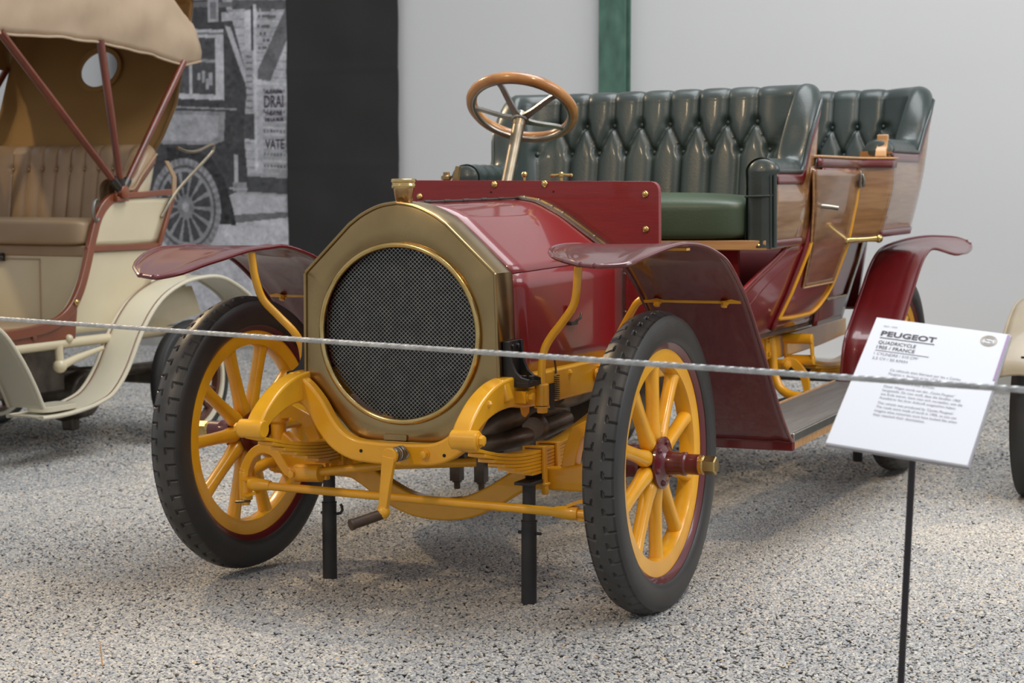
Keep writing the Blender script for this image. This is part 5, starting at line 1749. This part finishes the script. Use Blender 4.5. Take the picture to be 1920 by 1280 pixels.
# mudguards of the cream car
fy = crv([(0.42, 0.40), (0.50, 0.52), (0.62, 0.585), (0.78, 0.61), (0.95, 0.58), (1.075, 0.530), (1.18, 0.42), (1.26, 0.30), (1.31, 0.205)], 5)
ry = crv([(1.30, 0.168), (1.42, 0.166), (1.55, 0.174), (1.66, 0.192), (1.755, 0.225), (1.85, 0.315), (1.955, 0.470), (2.08, 0.588), (2.24, 0.655), (2.42, 0.678), (2.56, 0.668), (2.70, 0.615), (2.80, 0.555), (2.90, 0.45)], 5)
for sx in (1, -1):
    for nm, pr in (('front_mudguard', fy), ('rear_mudguard', ry)):
        g = [[(sx * (0.475 + 0.175 * t), y, z + 0.004 * math.sin(t * PI)) for t in np.linspace(0, 1, 7)] for y, z in pr]
        md = cobj(nm, MB().grid(np.array(g)), 'creamlight', solid=0.006)
        for t, x in ((0, 0.475), (1, 0.650)):
            cobj('rolled_edge', MB().tube([(sx * x, y, z + 0.003) for y, z in pr], 0.009, 8), 'creamlight', md)
            xx = 0.489 if t == 0 else 0.636
            tag(cobj('pin_stripe', MB().sweep([(sx * xx, y, z + 0.0065) for y, z in pr], (1, 0, 0), 0.004, 0.002), 'brownpaint', md), 'thin brown coach line')
    stp = MB().prism(fillet([(0.50, 1.36), (0.625, 1.36), (0.625, 1.57), (0.50, 1.57)], 0.05, 5), 'xy', 0.183, 0.205)
    cobj('step_plate', stp if sx > 0 else stp.mirror(), 'creamlight', bevel=0.004)
    inn = MB().prism([(2.05, 0.56), (2.2, 0.63), (2.55, 0.63), (2.62, 0.50), (2.10, 0.42)], 'yz', sx * 0.474, sx * 0.482)
    cobj('splash_plate', inn, 'cream')
    cobj('frame_tube', MB().tube([(sx * 0.48, 0.5, 0.435), (sx * 0.48, 2.7, 0.435)], 0.022, 14), 'cream')
    bk = MB().tube([(sx * 0.49, 1.60, 0.43), (sx * 0.495, 1.60, 0.36)], 0.018, 10)
    bk.ball((sx * 0.495, 1.60, 0.345), 0.030, 12).ball((sx * 0.50, 1.655, 0.455), 0.018, 10)
    bk.tube([(sx * 0.50, 1.60, 0.345), (sx * 0.51, 1.68, 0.37), (sx * 0.51, 1.86, 0.40)], [0.020, 0.016, 0.010], 10)
    cobj('brake_bracket', bk, 'cream')
un = MB().box((0, 1.45, 0.30), (0.55, 0.9, 0.20)).lathe([(0, -0.12), (0.10, -0.12), (0.13, 0), (0.10, 0.12), (0, 0.12)], (0.18, 2.02, 0.175), (1, 0, 0), 20)
un.box((0.2, 2.02, 0.06), (0.06, 0.06, 0.10))
tag(cobj('gear_case', un, 'engine', bevel=0.01), 'dark oily gear case below the floor')
cobj('rear_axle', MB().tube([(-0.57, 2.405, 0.215), (0.57, 2.405, 0.215)], 0.03, 12), 'engine')
cobj('front_axle', MB().tube([(-0.57, 0.78, 0.243), (0.57, 0.78, 0.243)], 0.022, 12), 'cream')
cobj('exhaust_pipe', MB().tube([(0.2, 1.9, 0.27), (0.35, 2.25, 0.265), (0.35, 2.7, 0.26)], 0.025, 10), 'engine')
bon2 = MB().grid(np.array([[(x * (0.26 + 0.18 * t), 0.42 + 0.63 * t, 0.50 + (0.26 + 0.08 * t) * (1 - abs(x) ** 3)) for x in np.linspace(-1, 1, 15)] for t in np.linspace(0, 1, 8)]))
cobj('bonnet', bon2, 'cream', solid=0.006)
cobj('dash_board', MB().box((0, 1.06, 0.66), (0.92, 0.02, 0.36)), 'brownpaint', bevel=0.004)
bx = MB().box((0, 2.38, 0.67), (0.90, 0.36, 0.26))
cobj('rear_box', bx, 'cream', bevel=0.02)

# ================================================================== car at the right edge of the picture
RB = Vector((1.72, 2.45, -0.05))
rc = empty('vintage_car', RB)
tag(rc, 'dark wheeled vintage car with beige mudguards, cut off by the right edge', 'car')
for sx in (-1, 1):
    cwheel(sx * 0.54, 2.40, 0.285, 0.335, 'greytyre', 'black', 'black', rc, 14, sx, RB, 0.040, 'black')
    cwheel(sx * 0.54, 4.45, 0.285, 0.335, 'greytyre', 'black', 'black', rc, 14, sx, RB, 0.040, 'black')
    for y0_ in (2.40, 4.45):
        pr = crv([(-0.455, 0.430), (-0.44, 0.470), (-0.385, 0.522), (-0.31, 0.575), (-0.2, 0.628), (-0.08, 0.660), (0.1, 0.665), (0.3, 0.610), (0.42, 0.52)], 6)
        g = [[(sx * (0.45 + 0.15 * t), y0_ + y - RB.y, z - RB.z + 0.012 * math.sin(t * PI)) for t in np.linspace(0, 1, 7)] for y, z in pr]
        md = obj('mudguard', MB().grid(np.array(g)), 'beige', rc, solid=0.006)
        for x in (0.45, 0.60):
            obj('rolled_edge', MB().tube([(sx * x, y0_ + y - RB.y, z - RB.z) for y, z in pr], 0.006, 8), 'beige', md)
        obj('mudguard_bracket', MB().box((sx * 0.50, y0_ - 0.41 - RB.y, 0.495 - RB.z), (0.05, 0.04, 0.02)), 'black', md)
for y0_ in (2.40, 4.45):
    obj('axle', MB().tube([(-0.52, y0_ - RB.y, 0.285 - RB.z), (0.52, y0_ - RB.y, 0.285 - RB.z)], 0.025, 12), 'black', rc)
bdy = MB().prism([(2.1, 0.50), (4.9, 0.50), (4.95, 1.0), (3.4, 1.0), (3.2, 0.72), (2.1, 0.80)], 'yz', -0.38, 0.38)
obj('body', xf(bdy, Matrix.Translation((0, -RB.y, -RB.z))), 'beige', rc, bevel=0.03)
